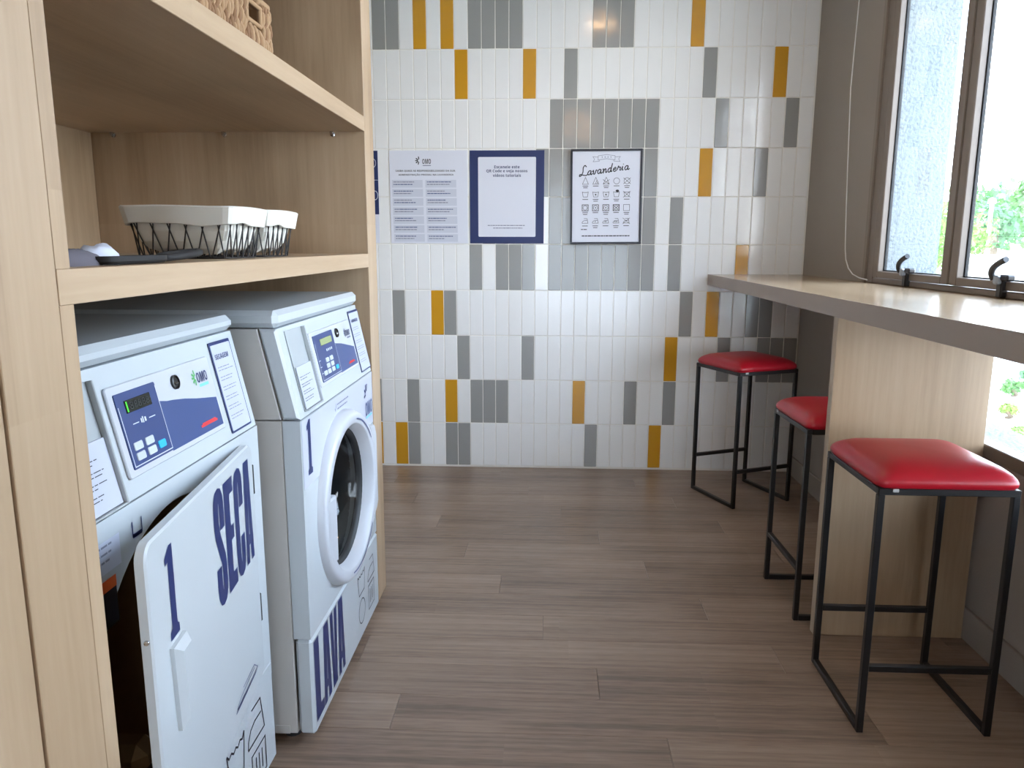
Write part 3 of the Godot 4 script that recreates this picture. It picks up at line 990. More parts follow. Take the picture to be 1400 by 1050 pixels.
func machine_shell(t: Node3D, w: float, ctl_y: float, ctl_top: float, lid_top: float, seam_y: float, depth: float):
	var lean := tan(SLANT) * (ctl_top - ctl_y)
	# casing behind the front, below and above the seam
	var m := MB.new()
	m.span(Vector3(0, 0.03, -depth), Vector3(w, ctl_y - 0.002, -0.5), 0.004)
	m.span(Vector3(0, 0.03, -0.5), Vector3(0.012, ctl_y - 0.002, -0.042), 0.002)
	m.span(Vector3(w - 0.012, 0.03, -0.5), Vector3(w, ctl_y - 0.002, -0.042), 0.002)
	m.span(Vector3(0.012, 0.03, -0.5), Vector3(w - 0.012, 0.05, -0.042))
	m.span(Vector3(0.012, ctl_y - 0.03, -0.5), Vector3(w - 0.012, ctl_y - 0.002, -0.042))
	var prof := PackedVector2Array([Vector2(-depth, ctl_y + 0.001), Vector2(-0.0425, ctl_y + 0.001), Vector2(-0.0425 - lean, ctl_top), Vector2(-depth, ctl_top)])
	# the profile lies in (z, y); extrude along x
	var side := Transform3D(Basis(Vector3(0, 0, 1), Vector3(0, 1, 0), Vector3(-1, 0, 0)), Vector3(w, 0, 0))
	m.extrude(prof, 0.0, w, 0.001, side)
	var body := obj("body", m, M.enamel_side, t)
	m = MB.new()
	m.span(Vector3(-0.002, 0.03, -0.19), Vector3(0.0, 0.052, -0.06), 0.0008)
	m.lathe([Vector2(0.0035, 0.0), Vector2(0.003, 0.003), Vector2(0.0, 0.0035)], 10, Transform3D(Basis(Vector3(0, 0, 1), Vector3(0, 1, 0), Vector3(-1, 0, 0)), Vector3(-0.002, 0.042, -0.12)))
	obj("foot_bracket", m, M.enamel_side, body)
	for x in [0.05, w - 0.05]:
		for z in [-0.07, -depth + 0.06]:
			m = MB.new()
			m.lathe([Vector2(0.0, 0.0), Vector2(0.02, 0.0), Vector2(0.02, 0.031), Vector2(0.0, 0.031)], 14, Transform3D(Basis(Vector3.RIGHT, -PI / 2), Vector3(x, 0.0, z)))
			obj("foot", m, M.rubber_dark, t)
	# slanted control housing
	m = MB.new()
	prof = PackedVector2Array([Vector2(-0.040, ctl_y + 0.001), Vector2(0.0, ctl_y + 0.001), Vector2(-lean, ctl_top), Vector2(-lean - 0.040, ctl_top)])
	var ends := 0.008
	m.extrude(prof, ends, w - ends, 0.0, side)
	# rounded ends
	for e in [0, 1]:
		var xf2 := Transform3D(Basis(Vector3(0, 0, 1), Vector3(0, 1, 0), Vector3(-1, 0, 0)), Vector3(ends, 0, 0)) if e == 0 else Transform3D(Basis(Vector3(0, 0, -1), Vector3(0, 1, 0), Vector3(1, 0, 0)), Vector3(w - ends, 0, 0))
		var pr := PackedVector2Array()
		for v in prof: pr.append(v if e == 0 else Vector2(-v.x, v.y))
		if e == 1: pr.reverse()
		m.extrude(pr, 0.0, ends, ends * 0.75, xf2)
	obj("control_housing", m, M.enamel, t)
	# lid
	m = MB.new()
	m.box(Vector3(w * 0.5, (ctl_top + 0.002 + lid_top) * 0.5, (-depth - lean + 0.004) * 0.5), Vector3(w + 0.006, lid_top - ctl_top - 0.002, depth - lean + 0.004), 0.011)
	obj("lid", m, M.enamel, t)
	var panel := Node3D.new()
	panel.name = "control_panel"
	t.add_child(panel)
	panel.position = Vector3(0, ctl_y, 0.0012)
	panel.rotation.x = -SLANT
	return panel

func dryer():
	var w := 0.66
	var t := thing("tumble_dryer", "white tumble dryer with its door ajar, lettered SECA", "dryer", Vector3(-0.615, 0, -0.885), PI / 2, "laundry machines")
	var panel: Node3D = machine_shell(t, w, 0.813, 1.013, 1.046, 0.274, 0.72)
	# front with the round opening, kick panel below
	var cx := 0.297
	var cy := 0.508
	var r := 0.26
	var m := MB.new()
	m.holed(0.0, 0.236, w, 0.811, cx, cy, r, -0.037, 0.0, 0.005)
	obj("front_panel", m, M.enamel, t)
	m = MB.new()
	m.box(Vector3(w * 0.5, 0.151, -0.018), Vector3(w, 0.242, 0.040), 0.007)
	var kick := obj("lower_panel", m, M.enamel, t)
	m = MB.new()
	tub(m, 0.405, 0.125, 0.085, 0.085, 0.0042, 0.0026)
	iron(m, 0.505, 0.150, 0.09, 0.075, 0.0042, 0.0026)
	square_lines(m, 0.52, 0.05, 0.075, 0.075, 0.0042, 0.0026)
	m.stroke(ring2(0.447, 0.075, 0.036, 0.036), 0.0042, 0.0026, true)
	print_of("symbol_print", m, M.black_print, kick)
	# drum
	m = MB.new()
	m.lathe([Vector2(r + 0.002, -0.02), Vector2(r + 0.002, -0.05), Vector2(r + 0.012, -0.06), Vector2(r + 0.012, -0.44)], 56, Transform3D(Basis.IDENTITY, Vector3(cx, cy, 0)), -1.0)
	var drum := obj("drum", m, M.drum_zinc, t)
	m = MB.new()
	m.lathe([Vector2(r + 0.012, -0.44), Vector2(0.0, -0.44)], 56, Transform3D(Basis.IDENTITY, Vector3(cx, cy, 0)))
	obj("drum_back", m, M.drum_zinc, drum)
	m = MB.new()
	m.box(Vector3(cx, cy - 0.215, -0.25), Vector3(0.07, 0.06, 0.34), 0.02)
	obj("drum_lifter", m, M.drum_zinc, drum)
	# stickers on the front, seen past the door
	m = MB.new()
	m.rect(0.070, 0.655, 0.107, 0.716, 0.0012)
	obj("warning_sticker", m, M.black_print, t)
	m = MB.new()
	m.rect(0.070, 0.709, 0.107, 0.726, 0.0018)
	obj("warning_heading", m, M.orange_print, t)
	m = MB.new()
	m.rect(0.04, 0.735, 0.125, 0.781, 0.0012)
	obj("notice_sticker", m, M.sticker_white, t)
	m = MB.new()
	text_rows(m, 0.045, 0.776, 0.06, 3, 0.011, 0.003, 0.0018)
	print_of("notice_print", m, M.grey_print, t)
	m = MB.new()
	m.stroke([Vector2(0.160, 0.783), Vector2(0.160, 0.760), Vector2(0.186, 0.760), Vector2(0.186, 0.783)], 0.0026, 0.0012)
	m.rect(0.160, 0.757, 0.186, 0.7635, 0.0012)
	print_of("door_mark_print", m, M.navy, t)
	# hinge slots
	for y in [0.704, 0.417]:
		m = MB.new()
		m.box(Vector3(0.6165, y, 0.0), Vector3(0.011, 0.064, 0.006), 0.0015)
		obj("hinge_plate", m, M.lcd_dark, t)
	# control panel
	control_face(panel, 0.173, 0.512, 0.030, 0.171, 0.187, 0.306, 0.041, 0.158, [[0.306, 0.125], [0.33, 0.120], [0.35, 0.118], [0.39, 0.112], [0.43, 0.104], [0.46, 0.099], [0.504, 0.092]])
	m = MB.new()
	m.span(Vector3(0.208, 0.125, 0.005), Vector3(0.281, 0.145, 0.0075), 0.0008)
	obj("display", m, M.lcd_dark, panel)
	m = MB.new()
	m.rect(0.209, 0.127, 0.2125, 0.143, 0.0079)
	obj("display_light", m, M.lcd_green, panel)
	words(panel, "display_digits", "88888", 0.246, 0.135, 0.056, 0.011, M.gasket, 0.0079, false, false)
	m = MB.new()
	m.rect(0.215, 0.106, 0.232, 0.1075, 0.0064)
	m.rect(0.243, 0.103, 0.246, 0.113, 0.0064)
	m.rect(0.238, 0.104, 0.2415, 0.111, 0.0064)
	m.rect(0.249, 0.104, 0.2535, 0.111, 0.0064)
	m.rect(0.262, 0.106, 0.281, 0.1075, 0.0064)
	print_of("panel_print", m, M.line_white, panel)
	for k in [[0.213, 0.0735], [0.246, 0.0735], [0.213, 0.0575], [0.246, 0.0575]]: key(panel, k[0], k[1], M.key_white, 0.024)
	key(panel, 0.278, 0.0595, M.key_cyan, 0.022)
	cam_lock(panel, 0.371, 0.145)
	m = MB.new()
	logo(panel, 0.437, 0.138, 0.054, 0.034, 0.0048)
	m.rect(0.418, 0.051, 0.484, 0.0555, 0.0052)
	m.rect(0.424, 0.0555, 0.478, 0.058, 0.0052)
	print_of("red_brand_print", m, M.red_print, panel)
	instruction_label(panel, 0.536, 0.632, 0.010, 0.192, "SECAGEM")
	leaflet_holder(panel, 0.03, 0.143, 0.004, 0.189, 0.107)
	# door, hinged on the far side and slightly open
	var dw := 0.545
	var d := Node3D.new()
	d.name = "door"
	t.add_child(d)
	d.position = Vector3(0.575, 0, 0.005)
	d.rotation.y = deg_to_rad(7.2)
	m = MB.new()
	m.extrude(rounded(-dw, 0.292, 0.0, 0.796, 0.026, 8), -0.001, 0.014, 0.003, Transform3D.IDENTITY, true)
	obj("door_shell", m, M.enamel, d)
	m = MB.new()
	m.extrude(rounded(-dw + 0.09, 0.345, -0.09, 0.70, 0.1, 8), -0.012, -0.0008, 0.0, Transform3D.IDENTITY, true)
	obj("door_liner", m, M.plastic_white, d)
	poster_word(d, "door_lettering", "SECA", -0.262, 0.565, 0.236, 0.207, 0.0147, 0.10)
	m = MB.new()
	letter(m, "1", -0.487, 0.627, 0.042, 0.140, 0.0147)
	obj("door_number", m, M.navy, d)
	m = MB.new()
	iron(m, -0.205, 0.335, 0.15, 0.018, 0.0022, 0.0147)
	m.stroke([Vector2(-0.213, 0.331), Vector2(-0.07, 0.331), Vector2(-0.07, 0.337)], 0.003, 0.0147)
	print_of("symbol_print", m, M.navy, d)
	m = MB.new()
	m.extrude(PackedVector2Array([Vector2(-0.483, 0.485), Vector2(-0.447, 0.505), Vector2(-0.437, 0.620), Vector2(-0.490, 0.620)]), 0.012, 0.030, 0.010)
	obj("door_handle", m, M.enamel, d)
	m = MB.new()
	m.lathe([Vector2(0.004, 0.0), Vector2(0.0035, 0.002), Vector2(0.0, 0.0025)], 10, Transform3D(Basis(Vector3(0, 0, 1), Vector3(0, 1, 0), Vector3(-1, 0, 0)), Vector3(-dw, 0.66, 0.0065)))
	obj("edge_screw", m, M.chrome, d)

func washer():
	var w := 0.693
	var t := thing("washing_machine", "white front-loading washing machine with round door, lettered LAVA", "washer", Vector3(-0.548, 0, -1.622), PI / 2, "laundry machines")
	var panel: Node3D = machine_shell(t, w, 0.803, 1.007, 1.047, 0.272, 0.78)
	var cx := 0.323
	var cy := 0.52
	var m := MB.new()
	m.holed(0.0, 0.276, w, 0.801, cx, cy, 0.192, -0.04, 0.0, 0.004)
	obj("front_panel", m, M.enamel, t)
	m = MB.new()
	m.box(Vector3(w * 0.5, 0.150, -0.018), Vector3(w, 0.246, 0.040), 0.007)
	var kick := obj("lower_panel", m, M.enamel, t)
	poster_word(kick, "panel_lettering", "LAVA", 0.012, 0.053, 0.262, 0.208, 0.0026, 0.06)
	m = MB.new()
	tub(m, 0.43, 0.168, 0.085, 0.064, 0.0038, 0.0026)
	iron(m, 0.548, 0.165, 0.087, 0.062, 0.0038, 0.0026)
	square_lines(m, 0.553, 0.072, 0.072, 0.076, 0.0038, 0.0026)
	m.stroke(ring2(0.470, 0.111, 0.037, 0.037), 0.0038, 0.0026, true)
	print_of("symbol_print", m, M.black_print, kick)
	# printed film round the door
	m = MB.new()
	var film := PackedVector2Array([Vector2(0.690, 0.640), Vector2(0.690, 0.799), Vector2(0.008, 0.799), Vector2(0.008, 0.640)])
	for i in 25:
		var fa := lerpf(PI - asin(0.12 / 0.2), asin(0.12 / 0.2), i / 24.0)
		film.append(Vector2(cx, cy) + Vector2(cos(fa), sin(fa)) * 0.2)
	m.flat(film, 0.0009)
	obj("printed_film", m, M.sticker_white, t)
	m = MB.new()
	letter(m, "1", 0.036, 0.664, 0.038, 0.130, 0.0016)
	obj("number_print", m, M.navy, t)
	m = MB.new()
	text_rows(m, 0.295, 0.780, 0.16, 2, 0.012, 0.004, 0.0016)
	m.stroke([Vector2(0.272, 0.772), Vector2(0.277, 0.764), Vector2(0.287, 0.782)], 0.003, 0.0016)
	print_of("film_print", m, M.grey_print, t)
	words(t, "logo_lettering", "OMO", 0.638, 0.697, 0.085, 0.042, M.mid_blue, 0.0016)
	m = MB.new()
	for a in [70, 110, 150, 195]:
		var dd := Vector2(cos(deg_to_rad(a)), sin(deg_to_rad(a)))
		var c := Vector2(0.612, 0.745)
		m.stroke([c + dd * 0.008, c + dd * 0.03], 0.007, 0.0016)
	print_of("logo_burst", m, M.navy, t)
	m = MB.new()
	m.rect(0.600, 0.668, 0.676, 0.674, 0.0016)
	obj("logo_underline", m, M.cyan_print, t)
	# control panel
	control_face(panel, 0.185, 0.556, 0.040, 0.176, 0.203, 0.371, 0.049, 0.166, [[0.371, 0.128], [0.40, 0.124], [0.43, 0.120], [0.47, 0.112], [0.51, 0.104], [0.548, 0.096]])
	m = MB.new()
	m.span(Vector3(0.250, 0.136, 0.005), Vector3(0.346, 0.153, 0.0075), 0.0008)
	obj("display", m, M.lcd_olive, panel)
	m = MB.new()
	for k in 4: m.rect(0.285 + 0.014 * k, 0.118, 0.292 + 0.014 * k, 0.124, 0.0064)
	for k in 3: m.rect(0.206, 0.070 + 0.016 * k, 0.220, 0.0715 + 0.016 * k, 0.0064)
	print_of("panel_print", m, M.line_white, panel)
	for k in [[0.273, 0.0975], [0.309, 0.0975], [0.271, 0.083], [0.307, 0.083], [0.269, 0.0685], [0.305, 0.0685], [0.236, 0.0685]]: key(panel, k[0], k[1], M.key_white, 0.026, 0.0115)
	key(panel, 0.341, 0.0685, M.key_cyan, 0.024, 0.0115)
	cam_lock(panel, 0.408, 0.152)
	m = MB.new()
	m.rect(0.457, 0.057, 0.521, 0.0605, 0.0052)
	m.rect(0.465, 0.0605, 0.515, 0.063, 0.0052)
	print_of("red_brand_print", m, M.red_print, panel)
	logo(panel, 0.482, 0.141, 0.056, 0.030, 0.0048, false)
	instruction_label(panel, 0.576, 0.688, 0.012, 0.196, "LAVAGEM")
	leaflet_holder(panel, 0.041, 0.154, 0.012, 0.199, 0.114)
	# drum behind the glass
	m = MB.new()
	m.lathe([Vector2(0.192, -0.03), Vector2(0.188, -0.10), Vector2(0.225, -0.11), Vector2(0.225, -0.42), Vector2(0.0, -0.42)], 56, Transform3D(Basis.IDENTITY, Vector3(cx, cy, 0)), -1.0)
	var drum := obj("drum", m, M.drum_steel, t)
	for k in 3:
		m = MB.new()
		var a := TAU * k / 3.0 + 0.6
		m.box(Vector3.ZERO, Vector3(0.06, 0.06, 0.26), 0.02, Transform3D(Basis(Vector3(0, 0, 1), a), Vector3(cx + 0.205 * sin(a) * -1.0, cy + 0.205 * cos(a), -0.27)))
		obj("drum_lifter", m, M.drum_steel, drum)
	# round door
	var d := Node3D.new()
	d.name = "door"
	t.add_child(d)
	d.position = Vector3(cx, cy, 0.030)
	d.rotation.y = deg_to_rad(-2.6)
	m = MB.new()
	m.lathe([Vector2(0.236, -0.036), Vector2(0.236, -0.022), Vector2(0.229, -0.004), Vector2(0.224, 0.001), Vector2(0.216, 0.002), Vector2(0.200, 0.001), Vector2(0.196, -0.002), Vector2(0.186, -0.028), Vector2(0.183, -0.034)], 72, Transform3D.IDENTITY, -1.0)
	obj("door_ring", m, M.plastic_white, d)
	m = MB.new()
	m.lathe([Vector2(0.185, -0.031), Vector2(0.180, -0.034), Vector2(0.175, -0.040), Vector2(0.174, -0.050)], 64, Transform3D.IDENTITY, -1.0)
	obj("door_seal", m, M.rubber_dark, d)
	m = MB.new()
	m.lathe([Vector2(0.177, -0.038), Vector2(0.170, -0.060), Vector2(0.160, -0.095), Vector2(0.135, -0.112), Vector2(0.07, -0.122), Vector2(0.0, -0.124)], 64, Transform3D.IDENTITY, -1.0)
	obj("door_glass", m, M.door_glass, d)
	m = MB.new()
	var hp := PackedVector2Array([Vector2(-0.206, -0.10), Vector2(-0.148, -0.122), Vector2(-0.146, 0.052), Vector2(-0.206, 0.052)])
	m.extrude(hp, -0.034, 0.0015, 0.004)
	obj("door_handle", m, M.plastic_white, d)
	m = MB.new()
	m.extrude(PackedVector2Array([Vector2(0.150, -0.145), Vector2(0.222, -0.11), Vector2(0.236, -0.09), Vector2(0.236, 0.115), Vector2(0.222, 0.145), Vector2(0.165, 0.155), Vector2(0.195, 0.10), Vector2(0.214, 0.0), Vector2(0.195, -0.09)]), -0.03, 0.001, 0.004)
	obj("hinge_cover", m, M.plastic_white, d)
	m = MB.new()
	for q in [[35.0, 80.0], [-100.0, -40.0]]:
		var p := []
		for i in 11:
			var a := deg_to_rad(lerpf(q[0], q[1], i / 10.0))
			p.append(Vector2(cos(a), sin(a)) * 0.209)
		m.stroke(p, 0.004, 0.0032)
	print_of("ring_print", m, M.mid_blue, d)

func make_stool() -> Node3D:
	var t := thing("bar_stool", "", "stool", Vector3.ZERO, 0.0, "red bar stools at the counter")
	var hx := 0.154
	var hz := 0.158
	var q := 0.008
	var top := 0.632
	for sx in [-1, 1]:
		for sz in [-1, 1]:
			var m := MB.new()
			m.span(Vector3(sx * hx - q, 0.0, sz * hz - q), Vector3(sx * hx + q, top - 0.016, sz * hz + q), 0.0015)
			obj("leg", m, M.black_steel, t)
	for sx in [-1, 1]:
		var m := MB.new()
		m.span(Vector3(sx * hx - q, 0.0, -hz + q), Vector3(sx * hx + q, 0.016, hz - q), 0.0015)
		obj("floor_rail", m, M.black_steel, t)
	for sz in [-1, 1]:
		var m := MB.new()
		m.span(Vector3(-hx + q, 0.165, sz * hz - q), Vector3(hx - q, 0.181, sz * hz + q), 0.0015)
		obj("footrest", m, M.black_steel, t)
	var f := MB.new()
	for s in [-1, 1]:
		f.span(Vector3(-hx - q, top - 0.016, s * hz - q), Vector3(hx + q, top, s * hz + q), 0.0015)
		f.span(Vector3(s * hx - q, top - 0.016, -hz + q), Vector3(s * hx + q, top, hz - q), 0.0015)
	obj("seat_frame", f, M.black_steel, t)
	# upholstered pad
	var m := MB.new()
	var rings := [[0.0, 0.965, 14.0], [0.006, 0.995, 14.0], [0.014, 1.0, 14.0], [0.022, 0.985, 13.0], [0.031, 0.945, 11.0], [0.039, 0.885, 9.0], [0.046, 0.80, 7.5], [0.052, 0.66, 6.0], [0.056, 0.48, 5.0], [0.058, 0.25, 4.0], [0.0585, 0.001, 3.0]]
	var seg := 64
	var pts := []
	for rr in rings:
		var row := []
		for k in seg:
			var a := TAU * k / seg
			var c := cos(a)
			var s := sin(a)
			var e: float = 2.0 / rr[2]
			row.append(Vector3(signf(c) * pow(absf(c), e) * rr[1] * (hx + q + 0.003), top + rr[0], signf(s) * pow(absf(s), e) * rr[1] * (hz + q + 0.003)))
		pts.append(row)
	var nrm := []
	for i in pts.size():
		var row := []
		for k in seg:
			var du: Vector3 = pts[i][(k + 1) % seg] - pts[i][(k - 1 + seg) % seg]
			var dv: Vector3 = pts[mini(i + 1, pts.size() - 1)][k] - pts[maxi(i - 1, 0)][k]
			var nn := du.cross(dv)
			if nn.length() < 1e-9: nn = Vector3.UP
			nn = nn.normalized()
			if nn.dot(pts[i][k] - Vector3(0, top - 0.1, 0)) < 0.0: nn = -nn
			row.append(nn)
		nrm.append(row)
	for i in pts.size() - 1:
		for k in seg:
			var l := (k + 1) % seg
			m.squad(pts[i][k], pts[i][l], pts[i + 1][l], pts[i + 1][k], nrm[i][k], nrm[i][l], nrm[i + 1][l], nrm[i + 1][k])
	for k in seg:
		m.tri(pts[0][k], pts[0][(k + 1) % seg], Vector3(0, top, 0), Vector3.DOWN, Vector3.DOWN, Vector3.DOWN)
	obj("seat", m, M.red_leather, t)
	m = MB.new()
	m.box(Vector3(-hx + 0.03, top - 0.004, hz + q + 0.001), Vector3(0.014, 0.008, 0.003), 0.0008)
	obj("maker_tag", m, M.tag_grey, t)
	return t

func stools():
	var proto := make_stool()
	var spots := [[Vector3(0.938, 0, -1.903), 0.0, "red padded bar stool nearest the camera, in front of the support panel"],
		[Vector3(0.963, 0, -2.476), -PI / 2 + 0.02, "red padded bar stool half hidden behind the support panel"],
		[Vector3(0.934, 0, -3.578), 0.414, "red padded bar stool farthest away, against the tiled wall"]]
	for i in 3:
		var o: Node3D = proto
		if i > 0:
			o = proto.duplicate()
			o.name = numbered(self, "bar_stool")
			add_child(o)
		o.position = spots[i][0]
		o.rotation.y = spots[i][1]
		o.set_meta("label", spots[i][2])

func sign_board(called: String, label: String, x0: float, x1: float, y0: float, y1: float, m: Material, thick := 0.003) -> Node3D:
	var t := thing(called, label, "sign", Vector3((x0 + x1) * 0.5, (y0 + y1) * 0.5, WALL_Z + 0.0008))
	var b := MB.new()
	b.box(Vector3(0, 0, thick * 0.5), Vector3(x1 - x0, y1 - y0, thick), 0.0006)
	obj("sheet", b, m, t)
	return t

func signs():
	var z := 0.0038
	# blue poster cut off by the cabinet
	var t := sign_board("poster", "navy and white poster mostly hidden behind the cabinet's far edge", -1.27, -0.873, 1.195, 1.656, M.paper_white)
	var m := MB.new()
	m.rect(-0.1985, -0.085, 0.1985, 0.2305, z)
	obj("blue_print", m, M.navy, t)
	m = MB.new()
	m.stroke(ring2(0.176, 0.17, 0.012, 0.02), 0.003, z + 0.0006, true)
	m.rect(-0.19, 0.085, 0.1985, 0.087, z + 0.0006)
	m.stroke(ring2(0.18, 0.01, 0.014, 0.022), 0.003, z + 0.0006, true)
	print_of("line_print", m, M.line_white, t)
	# rules poster
	t = sign_board("rules_poster", "pale poster of rules in two columns under a logo", -0.814, -0.416, 1.194, 1.656, M.paper_white)
	words(t, "logo_lettering", "OMO", -0.008, 0.178, 0.044, 0.024, M.black_print, z, false)
	m = MB.new()
	for a in [100, 145, 180, 215, 255]:
		var d := Vector2(cos(deg_to_rad(a)), sin(deg_to_rad(a)))
		m.stroke([Vector2(-0.046, 0.182) + d * 0.006, Vector2(-0.046, 0.182) + d * 0.02], 0.005, z)
	print_of("logo_burst", m, M.black_print, t)
	m = MB.new()
	m.rect(-0.028, 0.156, 0.014, 0.160, z)
	obj("logo_underline", m, M.grey_print, t)
	words(t, "heading", "SAIBA QUAIS AS RESPONSABILIDADES DA SUA", -0.015, 0.131, 0.305, 0.0105, M.black_print, z)
	words(t, "heading", "ADMINISTRAÇÃO PREDIAL NA LAVANDERIA", -0.012, 0.1125, 0.282, 0.0125, M.black_print, z)
	var fields := MB.new()
	var dark := MB.new()
	var soft := MB.new()
	for i in 7:
		var y := 0.073 - i * 0.0452
		for c in 2:
			var x := -0.188 + c * 0.172
			fields.rect(x + i * 0.001, y - 0.024, x + 0.158 + i * 0.001, y + 0.014, z)
			var rows := [dark, soft] if (i + c) % 2 == 1 or i > 2 else [soft, dark]
			text_rows(rows[0], x + 0.008 + i * 0.001, y + 0.006, 0.145, 1, 0.01, 0.0042, z + 0.0006)
			text_rows(rows[1], x + 0.008 + i * 0.001, y - 0.006, 0.125, 1, 0.01, 0.0042, z + 0.0006)
	print_of("field_print", fields, M.pale_print, t)
	print_of("small_print", dark, M.mid_blue, t)
	print_of("small_print", soft, M.grey_print, t)
	# tutorial poster: the code itself is left out
	t = sign_board("tutorial_poster", "navy bordered poster with white centre about video tutorials", -0.404, -0.026, 1.195, 1.656, M.navy)
	m = MB.new()
	m.flat(rounded(-0.146, -0.197, 0.147, 0.198, 0.006), z)
	obj("white_print", m, M.paper_white, t)
	words(t, "message", "Escaneie este", 0.0, 0.150, 0.128, 0.0155, M.navy, z + 0.0006)
	words(t, "message", "QR Code e veja nossos", 0.0, 0.1285, 0.208, 0.0185, M.navy, z + 0.0006)
	words(t, "message", "vídeos tutoriais", 0.0, 0.1085, 0.142, 0.0155, M.navy, z + 0.0006)
	m = MB.new()
	text_rows(m, -0.098, -0.138, 0.20, 1, 0.01, 0.004, z + 0.0006)
	text_rows(m, -0.07, -0.151, 0.15, 1, 0.01, 0.004, z + 0.0006)
	print_of("small_print", m, M.grey_print, t)
	# framed picture
	t = thing("framed_picture", "black framed laundry symbol picture headed Lavanderia", "picture", Vector3(0.286, 1.4265, WALL_Z + 0.0008), 0.0)
	t.rotation.z = 0.008
	var w := 0.178
	var h := 0.233
	var f := MB.new()
	for s in [-1, 1]:
		f.span(Vector3(-w, s * h - (0.010 if s > 0 else 0.0), 0), Vector3(w, s * h + (0.0 if s > 0 else 0.010), 0.024), 0.0015)
		f.span(Vector3(s * w - (0.009 if s > 0 else 0.0), -h + 0.010, 0), Vector3(s * w + (0.0 if s > 0 else 0.009), h - 0.010, 0.024), 0.0015)
	obj("frame", f, M.frame_black, t)
	m = MB.new()
	m.span(Vector3(-w + 0.009, -h + 0.010, 0.0), Vector3(w - 0.009, h - 0.010, 0.016))
	obj("print_sheet", m, M.paper_white, t)
	z = 0.0168
	m = MB.new()
	# banner above the title
	m.stroke([Vector2(-0.042, 0.200), Vector2(0.0, 0.206), Vector2(0.042, 0.200), Vector2(0.042, 0.180), Vector2(0.0, 0.186), Vector2(-0.042, 0.180)], 0.002, z, true)
	for s in [-1.0, 1.0]:
		m.stroke([Vector2(s * 0.042, 0.194), Vector2(s * 0.068, 0.196), Vector2(s * 0.060, 0.184), Vector2(s * 0.067, 0.172), Vector2(s * 0.036, 0.174), Vector2(s * 0.036, 0.180)], 0.002, z)
	for k in 4: m.stroke([Vector2(-0.022 + 0.0145 * k, 0.190), Vector2(-0.022 + 0.0145 * k, 0.198)], 0.003, z)
	print_of("banner_print", m, M.grey_print, t)
	cursive(t, z)
	var g := MB.new()
	for r in 4:
		for c in 5:
			symbol(g, r, c, -0.104 + c * 0.052, 0.078 - r * 0.0655, z)
	text_rows(g, -0.120, -0.190, 0.25, 1, 0.01, 0.005, z)
	text_rows(g, -0.124, -0.158, 0.045, 1, 0.01, 0.004, z)
	print_of("symbol_print", g, M.black_print, t)
	m = MB.new()
	var blot := PackedVector2Array()
	for v in ring2(0.0565, 0.0295, 0.0085, 0.006, 14): blot.append(v.rotated(0.0))
	m.flat(blot, z + 0.0006)
	obj("black_mark", m, M.black_print, t)

# the handwritten title, as one pen line per letter
func cursive(t: Node3D, z: float):
	var m := MB.new()
	var pen := func(a: Array, x: float, s: float):
		# smooth curve through the given points
		var p := []
		for i in a.size() - 1:
			var p0: Vector2 = a[maxi(i - 1, 0)]
			var p3: Vector2 = a[mini(i + 2, a.size() - 1)]
			for k in 6: p.append(a[i].cubic_interpolate(a[i + 1], p0, p3, k / 6.0))
		p.append(a[a.size() - 1])
		var q := []
		for v in p: q.append((Vector2(x, 0.102 + (x + 0.13) * 0.125) + v * s).rotated(0.0) + Vector2(v.y * s * 0.12, v.x * s * 0.10))
		m.stroke(q, 0.0048, z + 0.0003)
	var V := func(x: float, y: float) -> Vector2: return Vector2(x, y)
	var a_ := [Vector2(0.8, 0.9), Vector2(0.4, 1.0), Vector2(0.05, 0.5), Vector2(0.3, 0.05), Vector2(0.65, 0.3), Vector2(0.8, 0.9), Vector2(0.78, 0.25), Vector2(0.95, 0.05), Vector2(1.2, 0.35)]
	var s := 0.021
	pen.call([V.call(1.3, 2.0), V.call(0.9, 2.4), V.call(0.55, 1.9), V.call(0.6, 0.9), V.call(0.3, 0.15), V.call(-0.1, 0.0), V.call(0.0, 0.4), V.call(0.7, 0.2), V.call(1.5, 0.05), V.call(1.9, 0.4)], -0.132, s)
	pen.call(a_, -0.095, s)
	pen.call([V.call(0.0, 0.6), V.call(0.2, 0.95), V.call(0.35, 0.1), V.call(0.65, 0.2), V.call(0.85, 0.95), V.call(1.15, 0.8)], -0.071, s)
	pen.call(a_, -0.046, s)
	pen.call([V.call(0.0, 0.8), V.call(0.15, 0.95), V.call(0.2, 0.05), V.call(0.35, 0.7), V.call(0.7, 0.95), V.call(0.8, 0.1), V.call(1.1, 0.3)], -0.020, s)
	pen.call([V.call(0.8, 0.9), V.call(0.4, 1.0), V.call(0.05, 0.5), V.call(0.3, 0.05), V.call(0.7, 0.4), V.call(0.95, 2.1), V.call(0.78, 0.25), V.call(1.15, 0.3)], 0.005, s)
	pen.call([V.call(0.1, 0.5), V.call(0.7, 0.65), V.call(0.5, 1.0), V.call(0.1, 0.55), V.call(0.4, 0.05), V.call(0.95, 0.35)], 0.031, s)
	pen.call([V.call(0.0, 0.3), V.call(0.2, 1.15), V.call(0.35, 0.85), V.call(0.7, 0.85), V.call(0.65, 0.2), V.call(0.95, 0.25)], 0.053, s)
	pen.call([V.call(0.0, 0.3), V.call(0.2, 0.9), V.call(0.2, 0.15), V.call(0.5, 0.2)], 0.074, s)
	pen.call([V.call(0.2, 1.4), V.call(0.26, 1.55)], 0.076, s)
	pen.call(a_, 0.089, s)
	obj("title_lettering", m, M.black_print, t)

